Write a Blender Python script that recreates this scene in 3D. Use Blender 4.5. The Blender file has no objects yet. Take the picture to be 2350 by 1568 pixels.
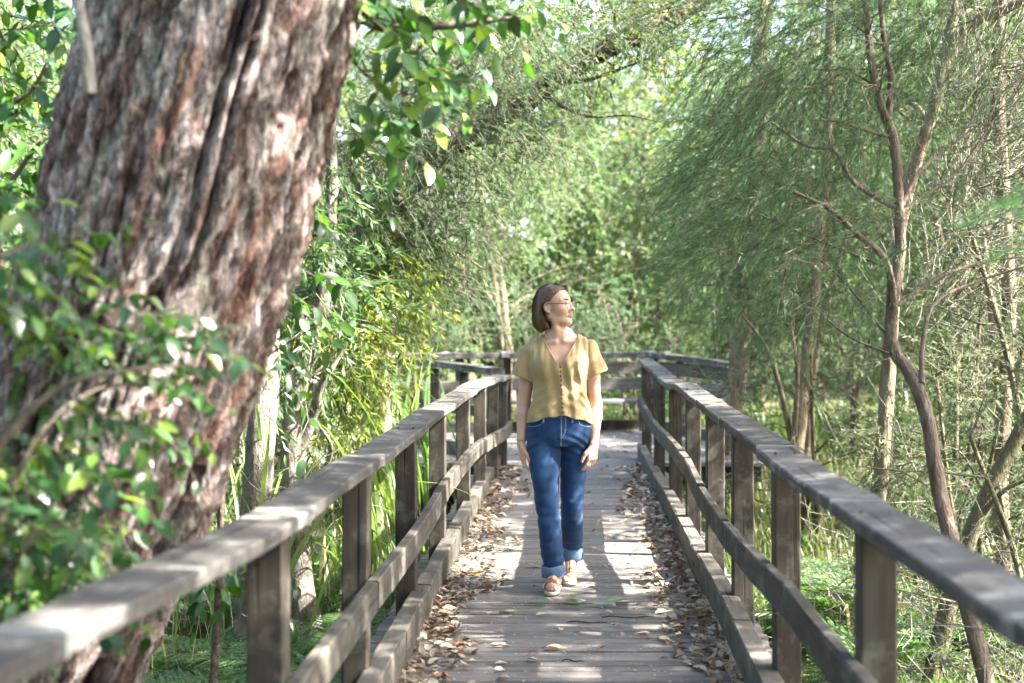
import bpy, math, random
import numpy as np
from mathutils import Vector, Matrix

# ------------------------------------------------------------------ camera, sky, sun, exposure
scene = bpy.context.scene
col = scene.collection
cam_data = bpy.data.cameras.new("camera")
cam_data.lens = 50.0
cam_data.sensor_width = 36.0
cam_data.shift_x = -0.0566
cam_data.shift_y = -0.0272
cam_data.clip_start = 0.05
cam_data.clip_end = 400.0
cam_data.dof.use_dof = True
cam_data.dof.focus_distance = 7.75
cam_data.dof.aperture_fstop = 2.1
cam_data.dof.aperture_blades = 9
cam = bpy.data.objects.new("camera", cam_data)
cam.location = (0.0, 0.0, 1.53)
cam.rotation_euler = (math.radians(90), 0, 0)
col.objects.link(cam)
scene.camera = cam

SUN = Vector((1.0, -0.16, 0.95)).normalized()      # towards the sun
sun_el = math.asin(SUN.z)
sun_az = math.atan2(SUN.x, SUN.y)
world = bpy.data.worlds.new("World")
scene.world = world
world.use_nodes = True
wn = world.node_tree
wn.nodes.clear()
wo = wn.nodes.new("ShaderNodeOutputWorld")
wb = wn.nodes.new("ShaderNodeBackground")
ws = wn.nodes.new("ShaderNodeTexSky")
ws.sky_type = 'NISHITA'
ws.sun_disc = False
ws.sun_elevation = sun_el
ws.sun_rotation = sun_az
ws.dust_density = 3.0
ws.ozone_density = 0.6
ws.air_density = 1.0
wb.inputs[1].default_value = 0.108
wn.links.new(ws.outputs[0], wb.inputs[0])
wn.links.new(wb.outputs[0], wo.inputs[0])
sd = bpy.data.lights.new("sun", 'SUN')
sd.energy = 4.8
sd.angle = math.radians(0.55)
sd.color = (1.0, 0.96, 0.89)
so = bpy.data.objects.new("sun", sd)
so.rotation_euler = SUN.to_track_quat('Z', 'Y').to_euler()
so.location = (12, 0, 14)
col.objects.link(so)
scene.view_settings.view_transform = 'Standard'
scene.view_settings.look = 'None'
scene.view_settings.gamma = 1.0
scene.view_settings.use_curve_mapping = False
scene.view_settings.exposure = 3.62
scene.render.engine = 'CYCLES'
scene.cycles.max_bounces = 8
scene.cycles.diffuse_bounces = 4
scene.cycles.glossy_bounces = 3
scene.cycles.transmission_bounces = 6
scene.cycles.transparent_max_bounces = 8
scene.cycles.caustics_reflective = False
scene.cycles.caustics_refractive = False
scene.cycles.use_denoising = True
scene.cycles.sample_clamp_indirect = 6.0

# ------------------------------------------------------------------ small helpers
GZ = -0.62                                        # level of the forest floor under the walkway
def at(px, py, d):
    """a point on the sight line through (px, py) of the 2350-wide picture, d metres ahead"""
    return Vector(((px - 1308) / 3264 * d, d, 1.53 - (py - 720) / 3264 * d))

def ground_z(x, y):
    return GZ + 0.10 * np.sin(x * 0.7 + 1.3) * np.cos(y * 0.5) + 0.05 * np.sin(x * 1.9 + y * 1.3) + 0.012 * np.maximum(np.abs(x) - 2, 0)

def nrm(a):
    return a / np.maximum(np.linalg.norm(a, axis=-1, keepdims=True), 1e-9)

def _hash(ix, iy, iz, s):
    h = (ix.astype(np.uint32) * np.uint32(374761393) + iy.astype(np.uint32) * np.uint32(668265263)
         + iz.astype(np.uint32) * np.uint32(2147483647) + np.uint32((s * 974711 + 12345) & 0xffffffff))
    h = (h ^ (h >> np.uint32(13))) * np.uint32(1274126177)
    h = (h ^ (h >> np.uint32(16))) * np.uint32(2246822519)
    h = h ^ (h >> np.uint32(15))
    return (h & np.uint32(0xffffff)).astype(np.float32) / np.float32(0xffffff)

def vnoise(x, y, z=0.0, s=0):
    """value noise in -1..1"""
    x, y, z = np.broadcast_arrays(np.asarray(x, np.float32), np.asarray(y, np.float32), np.asarray(z, np.float32))
    fx, fy, fz = np.floor(x), np.floor(y), np.floor(z)
    ux, uy, uz = x - fx, y - fy, z - fz
    ix, iy, iz = fx.astype(np.int64), fy.astype(np.int64), fz.astype(np.int64)
    ux, uy, uz = [u * u * (3 - 2 * u) for u in (ux, uy, uz)]
    r = 0
    for a in (0, 1):
        wx = ux if a else 1 - ux
        for b in (0, 1):
            wy = uy if b else 1 - uy
            for c in (0, 1):
                wz = uz if c else 1 - uz
                r = r + wx * wy * wz * _hash(ix + a, iy + b, iz + c, s)
    return r * 2 - 1

def fbm(x, y, z=0.0, s=0, o=3):
    r, a, t = 0, 1.0, 0
    for i in range(o):
        f = 2.03 ** i
        r = r + a * vnoise(np.asarray(x) * f, np.asarray(y) * f, np.asarray(z) * f, s + i)
        t += a
        a *= 0.5
    return r / t

def mesh_np(name, V, faces, colr=None, smooth=True):
    """faces: a list of (n,k) int arrays"""
    me = bpy.data.meshes.new(name)
    V = np.ascontiguousarray(V, np.float32)
    faces = [np.asarray(f, np.int32) for f in faces if len(f)]
    me.vertices.add(len(V))
    me.vertices.foreach_set("co", V.ravel())
    nl = sum(f.size for f in faces)
    npol = sum(len(f) for f in faces)
    me.loops.add(nl)
    me.polygons.add(npol)
    me.loops.foreach_set("vertex_index", np.concatenate([f.ravel() for f in faces]))
    tot = np.concatenate([np.full(len(f), f.shape[1], np.int32) for f in faces])
    start = np.concatenate([[0], np.cumsum(tot)[:-1]]).astype(np.int32)
    me.polygons.foreach_set("loop_start", start)
    me.polygons.foreach_set("use_smooth", np.full(npol, bool(smooth)))
    me.update(calc_edges=True)
    if colr is not None:
        a = me.color_attributes.new("Col", 'FLOAT_COLOR', 'POINT')
        c = np.ones((len(V), 4), np.float32)
        c[:, :3] = colr
        a.data.foreach_set("color", c.ravel())
    return me

def link(name, me, mat=None, parent=None, loc=None):
    o = bpy.data.objects.new(name, me)
    col.objects.link(o)
    if mat is not None and len(me.materials) == 0:
        me.materials.append(mat)
    if parent is not None:
        o.parent = parent
    if loc is not None:
        o.location = loc
    return o

def tag(o, label=None, cat=None, group=None, kind=None):
    if label: o["label"] = label
    if cat: o["category"] = cat
    if group: o["group"] = group
    if kind: o["kind"] = kind
    return o

def empty(name, loc, label=None, cat=None, group=None):
    o = bpy.data.objects.new(name, None)
    col.objects.link(o)
    o.location = loc
    o.empty_display_size = 0.1
    return tag(o, label, cat, group)

class Geo:
    """collects vertices / faces of several pieces of ONE object"""
    def __init__(self):
        self.V, self.F, self.C, self.n = [], [], [], 0
    def add(self, V, faces, colr=None):
        V = np.asarray(V, np.float32).reshape(-1, 3)
        for f in faces:
            if len(f): self.F.append(np.asarray(f, np.int64) + self.n)
        self.V.append(V)
        if colr is None: colr = (1, 1, 1)
        self.C.append(np.broadcast_to(np.asarray(colr, np.float32), (len(V), 3)))
        self.n += len(V)
    def mesh(self, name, smooth=True):
        by = {}
        for f in self.F: by.setdefault(f.shape[1], []).append(f)
        return mesh_np(name, np.concatenate(self.V), [np.concatenate(v) for v in by.values()], np.concatenate(self.C), smooth)
    def build(self, name, mat, parent=None, smooth=True, origin=None):
        if origin is not None:
            o3 = np.array(origin, np.float32)
            self.V = [v - o3 for v in self.V]
        o = link(name, self.mesh(name, smooth), mat, parent)
        if origin is not None and parent is None: o.location = origin
        return o

def tubes(P, R, n=5):
    """P (T,K,3) polylines, R (T,K) radii -> vertices and quads of T tubes"""
    P = np.asarray(P, np.float32); R = np.asarray(R, np.float32)
    if P.ndim == 2: P = P[None]; R = R[None]
    T, K, _ = P.shape
    tan = np.empty_like(P)
    tan[:, 1:-1] = P[:, 2:] - P[:, :-2]
    tan[:, 0] = P[:, 1] - P[:, 0]
    tan[:, -1] = P[:, -1] - P[:, -2]
    tan = nrm(tan)
    ref = np.where(np.abs(nrm(P[:, -1] - P[:, 0])[:, None, 2:3]) > 0.8, np.array([1.0, 0.13, 0]), np.array([0.0, 0.1, 1.0]))
    ref = np.broadcast_to(ref, P.shape)
    s = nrm(np.cross(tan, ref)); u = np.cross(s, tan)
    a = np.arange(n) * 2 * np.pi / n
    V = P[:, :, None] + R[:, :, None, None] * (np.cos(a)[None, None, :, None] * s[:, :, None] + np.sin(a)[None, None, :, None] * u[:, :, None])
    i = (np.arange(T)[:, None, None] * K + np.arange(K - 1)[None, :, None]) * n
    j = np.arange(n)[None, None, :]; j2 = (j + 1) % n
    Q = np.stack(np.broadcast_arrays(i + j, i + j2, i + n + j2, i + n + j), -1).reshape(-1, 4)
    return V.reshape(-1, 3), Q

def resample(pts, k):
    """smooth a polyline (n,3) or (n,4) to k points (Catmull-Rom)"""
    pts = np.asarray(pts, float)
    if len(pts) == 2:
        t = np.linspace(0, 1, k)[:, None]
        return pts[0] * (1 - t) + pts[1] * t
    P = np.vstack([2 * pts[0] - pts[1], pts, 2 * pts[-1] - pts[-2]])
    t = np.linspace(0, len(pts) - 1 - 1e-6, k)
    i = t.astype(int); f = (t - i)[:, None]
    p0, p1, p2, p3 = P[i], P[i + 1], P[i + 2], P[i + 3]
    return 0.5 * (2 * p1 + (p2 - p0) * f + (2 * p0 - 5 * p1 + 4 * p2 - p3) * f ** 2 + (3 * p1 - p0 - 3 * p2 + p3) * f ** 3)

def leaf_quads(P, D, L, W, rng, N=None):
    """thin pointed leaves, one quad each"""
    n = len(P)
    L = np.broadcast_to(L, (n,))[:, None]; W = np.broadcast_to(W, (n,))[:, None]
    r = rng.normal(size=(n, 3)) if N is None else N
    s = nrm(np.cross(D, r))
    up = np.cross(s, D)
    m = P + D * L * 0.45 + up * L * 0.06
    V = np.stack([P, m + s * W * 0.5, P + D * L, m - s * W * 0.5], 1).reshape(-1, 3)
    Q = np.arange(n * 4).reshape(-1, 4)
    return V, Q

def leaf_broad(P, D, N, L, W, fold=0.25, curl=0.15):
    """folded oval leaves with a midrib: 8 vertices, 6 faces"""
    n = len(P)
    L = np.broadcast_to(L, (n,))[:, None]; W = np.broadcast_to(W, (n,))[:, None]
    s = nrm(np.cross(D, N)); u = np.cross(s, D)
    def pt(t, w, h): return P + D * L * t + s * W * w + u * (W * h - L * curl * t * t)
    V = np.stack([pt(0, 0, 0), pt(.34, 0, 0), pt(.70, 0, 0), pt(1, 0, 0),
                  pt(.30, .5, fold * .5), pt(.66, .38, fold * .4), pt(.30, -.5, fold * .5), pt(.66, -.38, fold * .4)], 1).reshape(-1, 3)
    b = (np.arange(n) * 8)[:, None]
    T = np.concatenate([b + np.array(t) for t in ((0, 1, 4), (0, 6, 1), (2, 3, 5), (2, 7, 3))])
    Q = np.concatenate([b + np.array(t) for t in ((1, 2, 5, 4), (1, 6, 7, 2))])
    return V, Q, T

def rep(c, k):
    return np.repeat(c, k, axis=0)

# ------------------------------------------------------------------ materials
class NT:
    def __init__(self, name):
        self.m = bpy.data.materials.new(name)
        self.m.use_nodes = True
        self.t = self.m.node_tree
        self.t.nodes.clear()
        self.out = self.t.nodes.new("ShaderNodeOutputMaterial")
    def n(self, kind, **kw):
        nd = self.t.nodes.new("ShaderNode" + kind)
        for k, v in kw.items():
            if k.startswith("p_"): setattr(nd, k[2:], v)
            else:
                key = int(k[1:]) if k[0] == "i" and k[1:].isdigit() else k.replace("_", " ")
                self.set(nd.inputs[key], v)
        return nd
    def set(self, sock, v):
        if isinstance(v, bpy.types.NodeSocket): self.t.links.new(v, sock)
        elif isinstance(v, bpy.types.Node): self.t.links.new(v.outputs[0], sock)
        else:
            if hasattr(sock.default_value, "__len__") and not isinstance(v, str):
                v = tuple(v)
                if len(sock.default_value) == 4 and len(v) == 3: v = v + (1.0,)
            sock.default_value = v
    def ramp(self, fac, stops):
        nd = self.t.nodes.new("ShaderNodeValToRGB")
        cr = nd.color_ramp
        while len(cr.elements) < len(stops): cr.elements.new(0.5)
        for e, (p, c) in zip(cr.elements, stops):
            e.position = p
            e.color = (c, c, c, 1) if not hasattr(c, "__len__") else tuple(c) + (1,)
        self.set(nd.inputs[0], fac)
        return nd.outputs[0]
    def mix(self, fac, a, b, mode='MIX'):
        nd = self.t.nodes.new("ShaderNodeMix")
        nd.data_type = 'RGBA'; nd.blend_type = mode
        self.set(nd.inputs[0], fac); self.set(nd.inputs[6], a); self.set(nd.inputs[7], b)
        return nd.outputs[2]
    def math(self, op, a, b=0.0):
        nd = self.t.nodes.new("ShaderNodeMath"); nd.operation = op
        self.set(nd.inputs[0], a); self.set(nd.inputs[1], b)
        return nd.outputs[0]
    def coords(self, which="Object", scale=(1, 1, 1), rnd=False):
        tc = self.t.nodes.new("ShaderNodeTexCoord").outputs[which]
        if rnd:
            oi = self.t.nodes.new("ShaderNodeObjectInfo")
            va = self.t.nodes.new("ShaderNodeVectorMath"); va.operation = 'SCALE'
            va.inputs[0].default_value = (17.3, 9.1, 13.7)
            self.t.links.new(oi.outputs["Random"], va.inputs["Scale"])
            ad = self.t.nodes.new("ShaderNodeVectorMath"); ad.operation = 'ADD'
            self.t.links.new(tc, ad.inputs[0]); self.t.links.new(va.outputs[0], ad.inputs[1])
            tc = ad.outputs[0]
        mp = self.t.nodes.new("ShaderNodeMapping")
        mp.inputs["Scale"].default_value = scale
        self.t.links.new(tc, mp.inputs[0])
        return mp.outputs[0]
    def noise(self, vec, scale=5, detail=4, rough=0.55, dist=0.0):
        return self.n("TexNoise", Vector=vec, Scale=scale, Detail=detail, Roughness=rough, Distortion=dist).outputs[0]
    def bump(self, h, strength=0.4, dist=0.01):
        return self.n("Bump", Height=h, Strength=strength, Distance=dist).outputs[0]
    def principled(self, **kw):
        b = self.n("BsdfPrincipled", **kw)
        self.t.links.new(b.outputs[0], self.out.inputs[0])
        return b
    def rnd(self):
        return self.t.nodes.new("ShaderNodeObjectInfo").outputs["Random"]
    def attr(self, name="Col"):
        nd = self.t.nodes.new("ShaderNodeAttribute"); nd.attribute_name = name
        return nd.outputs[0]

def wood_mat(name, dark, light, along=(1.6, 34, 34), cross=0.0, lichen=0.25, lichen_col=(0.34, 0.35, 0.30), rough=0.85, spec=0.25):
    t = NT(name)
    g = t.noise(t.coords(scale=along, rnd=True), 1.0, 5, 0.6, 0.3)
    b = t.noise(t.coords(scale=(3, 5, 5), rnd=True), 1.0, 4, 0.6)
    f = g
    if cross:
        c = t.noise(t.coords(scale=(70, 7, 7), rnd=True), 1.0, 3, 0.65)
        f = t.mix(cross, g, c)
    f2 = t.mix(0.48, f, b)
    base = t.ramp(f2, [(0.30, dark), (0.52, tuple((a + c) / 2 for a, c in zip(dark, light))), (0.72, light)])
    spots = t.ramp(t.noise(t.coords(scale=(7, 7, 7), rnd=True), 1.0, 6, 0.7), [(0.52, 0.0), (0.66, 1.0)])
    base = t.mix(t.math('MULTIPLY', spots, lichen), base, lichen_col)
    v = t.math('MULTIPLY_ADD', t.rnd(), 0.45)
    t.t.nodes[-1].inputs[2].default_value = 0.78
    hsv = t.n("HueSaturation", Color=base, Value=v)
    # dark knots and checks
    ck = t.ramp(t.noise(t.coords(scale=(1.1, 55, 55), rnd=True), 1.0, 2, 0.5), [(0.30, 1.0), (0.36, 0.0)])
    cc = t.mix(t.math('MULTIPLY', ck, 0.75), hsv.outputs[0], tuple(a * 0.35 for a in dark))
    hgt = t.math('SUBTRACT', f, ck)
    t.principled(Base_Color=cc, Roughness=rough, Specular_IOR_Level=spec, Normal=t.bump(hgt, 0.5, 0.004))
    return t.m

def leaf_mat(name, trans=0.35, rough=0.42, spec=0.45, tint=(1.35, 1.45, 0.55)):
    """colour from the per-leaf attribute Col; thin leaves let light through"""
    t = NT(name)
    c = t.attr()
    oi = t.rnd()
    v = t.math('MULTIPLY_ADD', oi, 0.3); t.t.nodes[-1].inputs[2].default_value = 0.85
    c = t.n("HueSaturation", Color=c, Value=v).outputs[0]
    p = t.n("BsdfPrincipled", Base_Color=c, Roughness=rough, Specular_IOR_Level=spec)
    tr = t.n("BsdfTranslucent", Color=t.mix(1.0, c, tint, 'MULTIPLY'))
    mx = t.n("MixShader", i0=trans, i1=p.outputs[0], i2=tr.outputs[0])
    t.t.links.new(mx.outputs[0], t.out.inputs[0])
    return t.m

def bark_mat(name, dark, light, scale=(14, 14, 3), lichen=0.2, lichen_col=(0.30, 0.31, 0.26), bump=0.9):
    t = NT(name)
    co = t.coords(scale=scale, rnd=True)
    n1 = t.noise(co, 1.0, 5, 0.62, 0.6)
    n2 = t.noise(t.coords(scale=(4, 4, 2.2), rnd=True), 1.0, 4, 0.6)
    f = t.mix(0.35, n1, n2)
    base = t.ramp(f, [(0.34, dark), (0.50, tuple((a * .5 + c * .5) for a, c in zip(dark, light))), (0.66, light)])
    sp = t.ramp(t.noise(t.coords(scale=(11, 11, 8), rnd=True), 1.0, 5, 0.7), [(0.53, 0.0), (0.64, 1.0)])
    base = t.mix(t.math('MULTIPLY', sp, lichen), base, lichen_col)
    base = t.mix(1.0, base, t.attr(), 'MULTIPLY')
    t.principled(Base_Color=base, Roughness=0.9, Specular_IOR_Level=0.15, Normal=t.bump(t.math("ADD", n1, t.math("MULTIPLY", t.noise(t.coords(scale=(70, 70, 26), rnd=True), 1.0, 4, .65), .5)), bump, 0.035))
    return t.m

def plain_mat(name, c, rough=0.6, spec=0.4, metal=0.0, var=0.12, sc=40):
    t = NT(name)
    n = t.noise(t.coords(scale=(sc, sc, sc)), 1.0, 4, 0.6)
    cc = t.mix(n, tuple(a * (1 - var) for a in c), tuple(min(1, a * (1 + var)) for a in c))
    t.principled(Base_Color=cc, Roughness=rough, Specular_IOR_Level=spec, Metallic=metal, Normal=t.bump(n, 0.15, 0.002))
    return t.m

# ------------------------------------------------------------------ forest floor
def ground_mat():
    t = NT("forest_floor")
    co = t.coords("Object")
    a = t.noise(co, 2.2, 6, 0.65)
    b = t.noise(co, 23.0, 5, 0.7)
    c1 = t.ramp(b, [(0.30, (0.030, 0.024, 0.015)), (0.50, (0.085, 0.066, 0.040)), (0.68, (0.17, 0.14, 0.09))])
    c2 = t.ramp(b, [(0.32, (0.022, 0.034, 0.010)), (0.66, (0.075, 0.115, 0.03))])
    m = t.ramp(a, [(0.44, 0.0), (0.58, 1.0)])
    t.principled(Base_Color=t.mix(m, c1, c2), Roughness=0.95, Specular_IOR_Level=0.1, Normal=t.bump(b, 0.8, 0.05))
    return t.m
def build_ground():
    xs = np.concatenate([np.linspace(-160, -14, 16), np.linspace(-13, 13, 80), np.linspace(14, 160, 16)])
    ys = np.concatenate([np.linspace(-40, -3, 10), np.linspace(-2, 30, 90), np.linspace(32, 220, 24)])
    X, Y = np.meshgrid(xs, ys, indexing='ij')
    Z = ground_z(X, Y) + 0.03 * vnoise(X * 2.1, Y * 2.1)
    nx, ny = len(xs), len(ys)
    i = np.arange(nx - 1)[:, None] * ny + np.arange(ny - 1)[None]
    Q = np.stack([i, i + ny, i + ny + 1, i + 1], -1).reshape(-1, 4)
    o = link("ground", mesh_np("ground", np.stack([X, Y, Z], -1).reshape(-1, 3), [Q]), ground_mat())
    tag(o, kind="structure")
build_ground()

# ------------------------------------------------------------------ boardwalk
M_plank = wood_mat("weathered_plank", (0.074, 0.067, 0.060), (0.199, 0.183, 0.167), along=(1.7, 46, 46), lichen=0.30, lichen_col=(0.27, 0.25, 0.22))
M_post = wood_mat("weathered_post", (0.021, 0.017, 0.013), (0.081, 0.069, 0.054), along=(2.2, 26, 26), lichen=0.35, lichen_col=(0.20, 0.20, 0.155))
M_rail = wood_mat("weathered_top_rail", (0.018, 0.015, 0.014), (0.124, 0.114, 0.102), along=(5, 30, 30), cross=0.60, lichen=0.40, lichen_col=(0.34, 0.32, 0.28))
M_mid = wood_mat("weathered_mid_rail", (0.025, 0.021, 0.016), (0.111, 0.097, 0.079), along=(4, 30, 30), cross=0.35, lichen=0.3, lichen_col=(0.26, 0.25, 0.20))
M_kerb = wood_mat("weathered_kerb", (0.028, 0.024, 0.019), (0.131, 0.116, 0.095), along=(3, 34, 34), cross=0.2, lichen=0.35, lichen_col=(0.27, 0.26, 0.21))
M_lead = plain_mat("grey_flashing", (0.20, 0.21, 0.20), 0.7, 0.4, 0.25)
M_nail = plain_mat("rusty_nail", (0.035, 0.026, 0.02), 0.8, 0.2)
M_steel = plain_mat("galvanised_bolt", (0.20, 0.18, 0.16), 0.6, 0.4, 0.6)

def beam(name, pts, w, h, mat, parent=None, up=(0, 0, 1), ch=0.006, jit=0.0, seed=0, roll=None):
    """a chamfered timber following pts; w sideways, h along up; the object's own X runs along it"""
    pts = [Vector(p) for p in pts]
    a, b = pts[0], pts[-1]
    x = (b - a).normalized()
    upv = Vector(up)
    y = upv.cross(x).normalized()
    z = x.cross(y)
    mw = Matrix((x, y, z)).transposed().to_4x4()
    mw.translation = a
    inv = mw.inverted()
    loc = np.array([inv @ p for p in pts])
    hw, hh = w / 2, h / 2
    sec = np.array([(-hw + ch, -hh), (hw - ch, -hh), (hw, -hh + ch), (hw, hh - ch), (hw - ch, hh), (-hw + ch, hh), (-hw, hh - ch), (-hw, -hh + ch)])
    rng = np.random.default_rng(seed)
    V = []
    for k, p in enumerate(loc):
        s = sec.copy()
        if jit: s = s + rng.normal(0, jit, (8, 2))
        if roll is not None:
            r = roll[k]
            s = s @ np.array([[math.cos(r), math.sin(r)], [-math.sin(r), math.cos(r)]])
        V.append(np.column_stack([np.full(8, p[0]), p[1] + s[:, 0], p[2] + s[:, 1]]))
    V = np.concatenate(V)
    k = len(pts)
    Q = [(r * 8 + i, r * 8 + (i + 1) % 8, (r + 1) * 8 + (i + 1) % 8, (r + 1) * 8 + i) for r in range(k - 1) for i in range(8)]
    caps = [tuple(range(7, -1, -1)), tuple((k - 1) * 8 + i for i in range(8))]
    me = mesh_np(name, V, [np.array(Q), np.array(caps)], smooth=False)
    o = link(name, me, mat, parent)
    if parent is not None:
        o.matrix_local = Matrix.Translation(-Vector(parent.location)) @ mw
    else:
        o.matrix_world = mw
    return o

def build_deck():
    root = tag(empty("boardwalk", (0, 8, 0)), kind="structure")
    rng = random.Random(4)
    y, k = 1.2, 0
    pitch = 0.0865
    while y < 19.3:
        if y < 14.6: x0, x1 = -0.93 + rng.uniform(-.012, .012), 0.93 + rng.uniform(-.012, .012)
        else: x0, x1 = -4.6, 2.0 - 0.0 * y
        dz = rng.uniform(-.002, .002)
        tl = rng.uniform(-.003, .003)
        n = 4 if y < 14.6 else 5
        pts = [(x0 + (x1 - x0) * i / n, y + rng.uniform(-.003, .003), -0.020 + dz + tl * (i / n - .5) + rng.uniform(-.0016, .0016)) for i in range(n + 1)]
        beam("plank", pts, pitch - rng.uniform(.003, .006), 0.04, M_plank, root, ch=0.003, jit=0.0007, seed=k)
        y += pitch; k += 1
    for x in (-0.72, 0.0, 0.72):
        beam("joist", [(x, 1.0, -0.13), (x, 8, -0.13), (x, 14.6, -0.13)], 0.07, 0.17, M_post, root)
    for y in (3.7, 6.8, 9.8, 12.8):
        beam("bearer", [(-1.0, y, -0.30), (1.0, y, -0.30)], 0.09, 0.16, M_post, root)
    for yy in (14.9, 17.0, 19.0):
        beam("bearer", [(-4.6, yy, -0.14), (-1.0, yy, -0.14), (2.0, yy, -0.14)], 0.09, 0.19, M_post, root)
    return root
deck = build_deck()

def lerp_tab(tab, v):
    tab = np.array(tab)
    return [float(np.interp(v, tab[:, 0], tab[:, i])) for i in range(1, tab.shape[1])]

def railing(label, side, posts, rail_tab, mid_tab, kerb_tab, joints, midj, kerbj, seed):
    """posts: Y list; tables give X (and Z) along Y"""
    rng = random.Random(seed)
    root = empty("timber_railing", (side * 0.82, 3.6, 0), label, "railing", "railings along the boardwalk")
    for i, y in enumerate(posts):
        x, ztop = lerp_tab(rail_tab, y)
        base = float(ground_z(np.array(x), np.array(y))) - 0.15
        lean = rng.uniform(-.012, .012)
        p = beam("post", [(x - lean, y, base), (x, y, ztop - 0.043)], 0.098, 0.10, M_post, root, up=(0, 1, 0), ch=0.005, jit=.0008, seed=seed + i)
        for dx in (-.038, .036):
            c = np.array([x + dx, y + rng.uniform(-.012, .012), ztop])
            V, Q = tubes(np.array([[0, 0, -.02], [0, 0, .0015], [0, 0, .0035], [0, 0, .0036]]), np.array([.0055, .0055, .004, .0003]), 8)
            n_ = link("nail", mesh_np("nail", V, [Q]), M_nail, root)
            n_.location = Vector(c) - Vector(root.location)
        for zb in (0.50, -0.06):
            bx = x + side * 0.05
            c = np.array([bx, y + rng.uniform(-.015, .015), zb])
            V, Q = tubes(np.array([c, c + np.array([side * .012, 0, 0]), c + np.array([side * .03, 0, 0])]), np.array([.011, .011, .006]), 8)
            bo = link("bolt", mesh_np("bolt", V - c, [Q]), M_steel, p)
            bo.matrix_local = p.matrix_local.inverted() @ Matrix.Translation(Vector(c) - Vector(root.location))
    for name, tab, js, w, h, mat, sag in (("top_rail", rail_tab, joints, 0.152, 0.042, M_rail, .008), ("mid_rail", mid_tab, midj, 0.046, 0.115, M_mid, .009), ("kerb", kerb_tab, kerbj, 0.085, 0.15, M_kerb, .006)):
        for i in range(len(js) - 1):
            y0, y1 = js[i] + .003, js[i + 1] - .003
            if name != "top_rail": y0 += 0.004; y1 -= 0.004
            dz0, dz1 = (rng.uniform(-.007, .007) for _ in range(2))
            tilt0 = rng.uniform(-.03, .03); n = 9
            pts, roll = [], []
            sg = rng.uniform(-1.2, 1.0) * sag; sx = rng.uniform(-1, 1) * sag
            for k in range(n):
                f = k / (n - 1); y = y0 + (y1 - y0) * f
                x, z = lerp_tab(tab, y)
                bow = math.sin(math.pi * f)
                pts.append((x + sx * bow, y, z - h / 2 + dz0 * (1 - f) + dz1 * f + sg * bow))
                roll.append(-side * 0.05 + tilt0 * (1 - 2 * f) * .6 + rng.uniform(-.004, .004) if name == "top_rail" else tilt0 * .5)
            o = beam(name, pts, w, h, mat, root, ch=.006, jit=.0012, seed=seed * 31 + i, roll=roll)
            if name == "top_rail" and i > 0:
                x, z = lerp_tab(tab, js[i])
                wd = 0.016 if js[i] < 4 else 0.007
                st = beam("joint_strip", [(x - .078, js[i], z - .019), (x, js[i], z - .019), (x + .078, js[i], z - .019)], wd, 0.050, M_lead, root, ch=.002, roll=[0, 0, 0])
                st.rotation_euler.rotate_axis('X', 0)
    return root

left_rail_tab = [(0.9, -1.20, .985), (2.34, -.955, .980), (3.4, -.832, .975), (3.9, -.818, .972), (5.2, -.815, .965), (8.4, -.81, .965), (9.6, -.80, .958), (10.3, -.79, .966), (11.2, -.765, .972), (12.0, -.735, .970), (12.6, -.71, .958), (13.1, -.69, .945), (14.1, -.66, .93)]
right_rail_tab = [(1.0, .92, .985), (2.7, .862, .985), (3.8, .825, .99), (5.4, .82, 1.0), (8.0, .82, 1.012), (8.6, .82, 1.025), (10.1, .82, 1.03), (11.0, .82, .992), (12.4, .82, 1.0), (13.5, .815, 1.03), (15.1, .80, 1.055)]
left_rail = railing("grey timber railing on the shaded side next to the big rough tree trunk", -1,
    [2.2, 3.86, 5.45, 7.04, 8.7, 10.45, 11.77, 12.9, 14.0], left_rail_tab,
    [(0.9, -1.12, .55), (2.3, -.86, .545), (3.6, -.742, .54), (5.2, -.738, .535), (6.7, -.735, .53), (8.3, -.735, .55), (9.9, -.73, .55), (11.0, -.70, .545), (12.0, -.665, .51), (13, -.62, .475), (14.1, -.59, .47)],
    [(0.9, -.95, .155), (3.6, -.745, .16), (6, -.74, .175), (8.4, -.74, .165), (11, -.735, .16), (14.6, -.72, .13)],
    [0.95, 2.45, 4.05, 5.65, 7.28, 8.92, 10.75, 12.35, 13.2, 14.1], [0.95, 3.7, 5.3, 8.35, 11.3, 13.1, 14.1], [0.95, 3.2, 6.05, 7.15, 9.3, 12.2, 14.55], 3)
right_rail = railing("dark weathered timber railing on the side the woman looks towards", 1,
    [2.3, 3.84, 5.41, 6.78, 8.04, 9.49, 11.06, 12.93, 14.95], right_rail_tab,
    [(0.9, .84, .60), (3.8, .745, .60), (4.9, .742, .612), (5.6, .74, .585), (6.6, .74, .545), (8.0, .74, .565), (8.9, .74, .622), (10.5, .742, .605), (12.9, .74, .58), (15, .735, .66)],
    [(0.9, .80, .16), (3.6, .755, .165), (6.2, .752, .185), (9.2, .752, .185), (12, .755, .16), (15.2, .755, .15)],
    [0.95, 2.55, 4.08, 5.66, 7.12, 8.40, 10.08, 12.0, 13.35, 15.1], [0.95, 4.88, 6.5, 8.95, 11.5, 13.6, 15.05], [0.95, 4.2, 6.22, 8.0, 9.2, 12.4, 15.1], 9)

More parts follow.
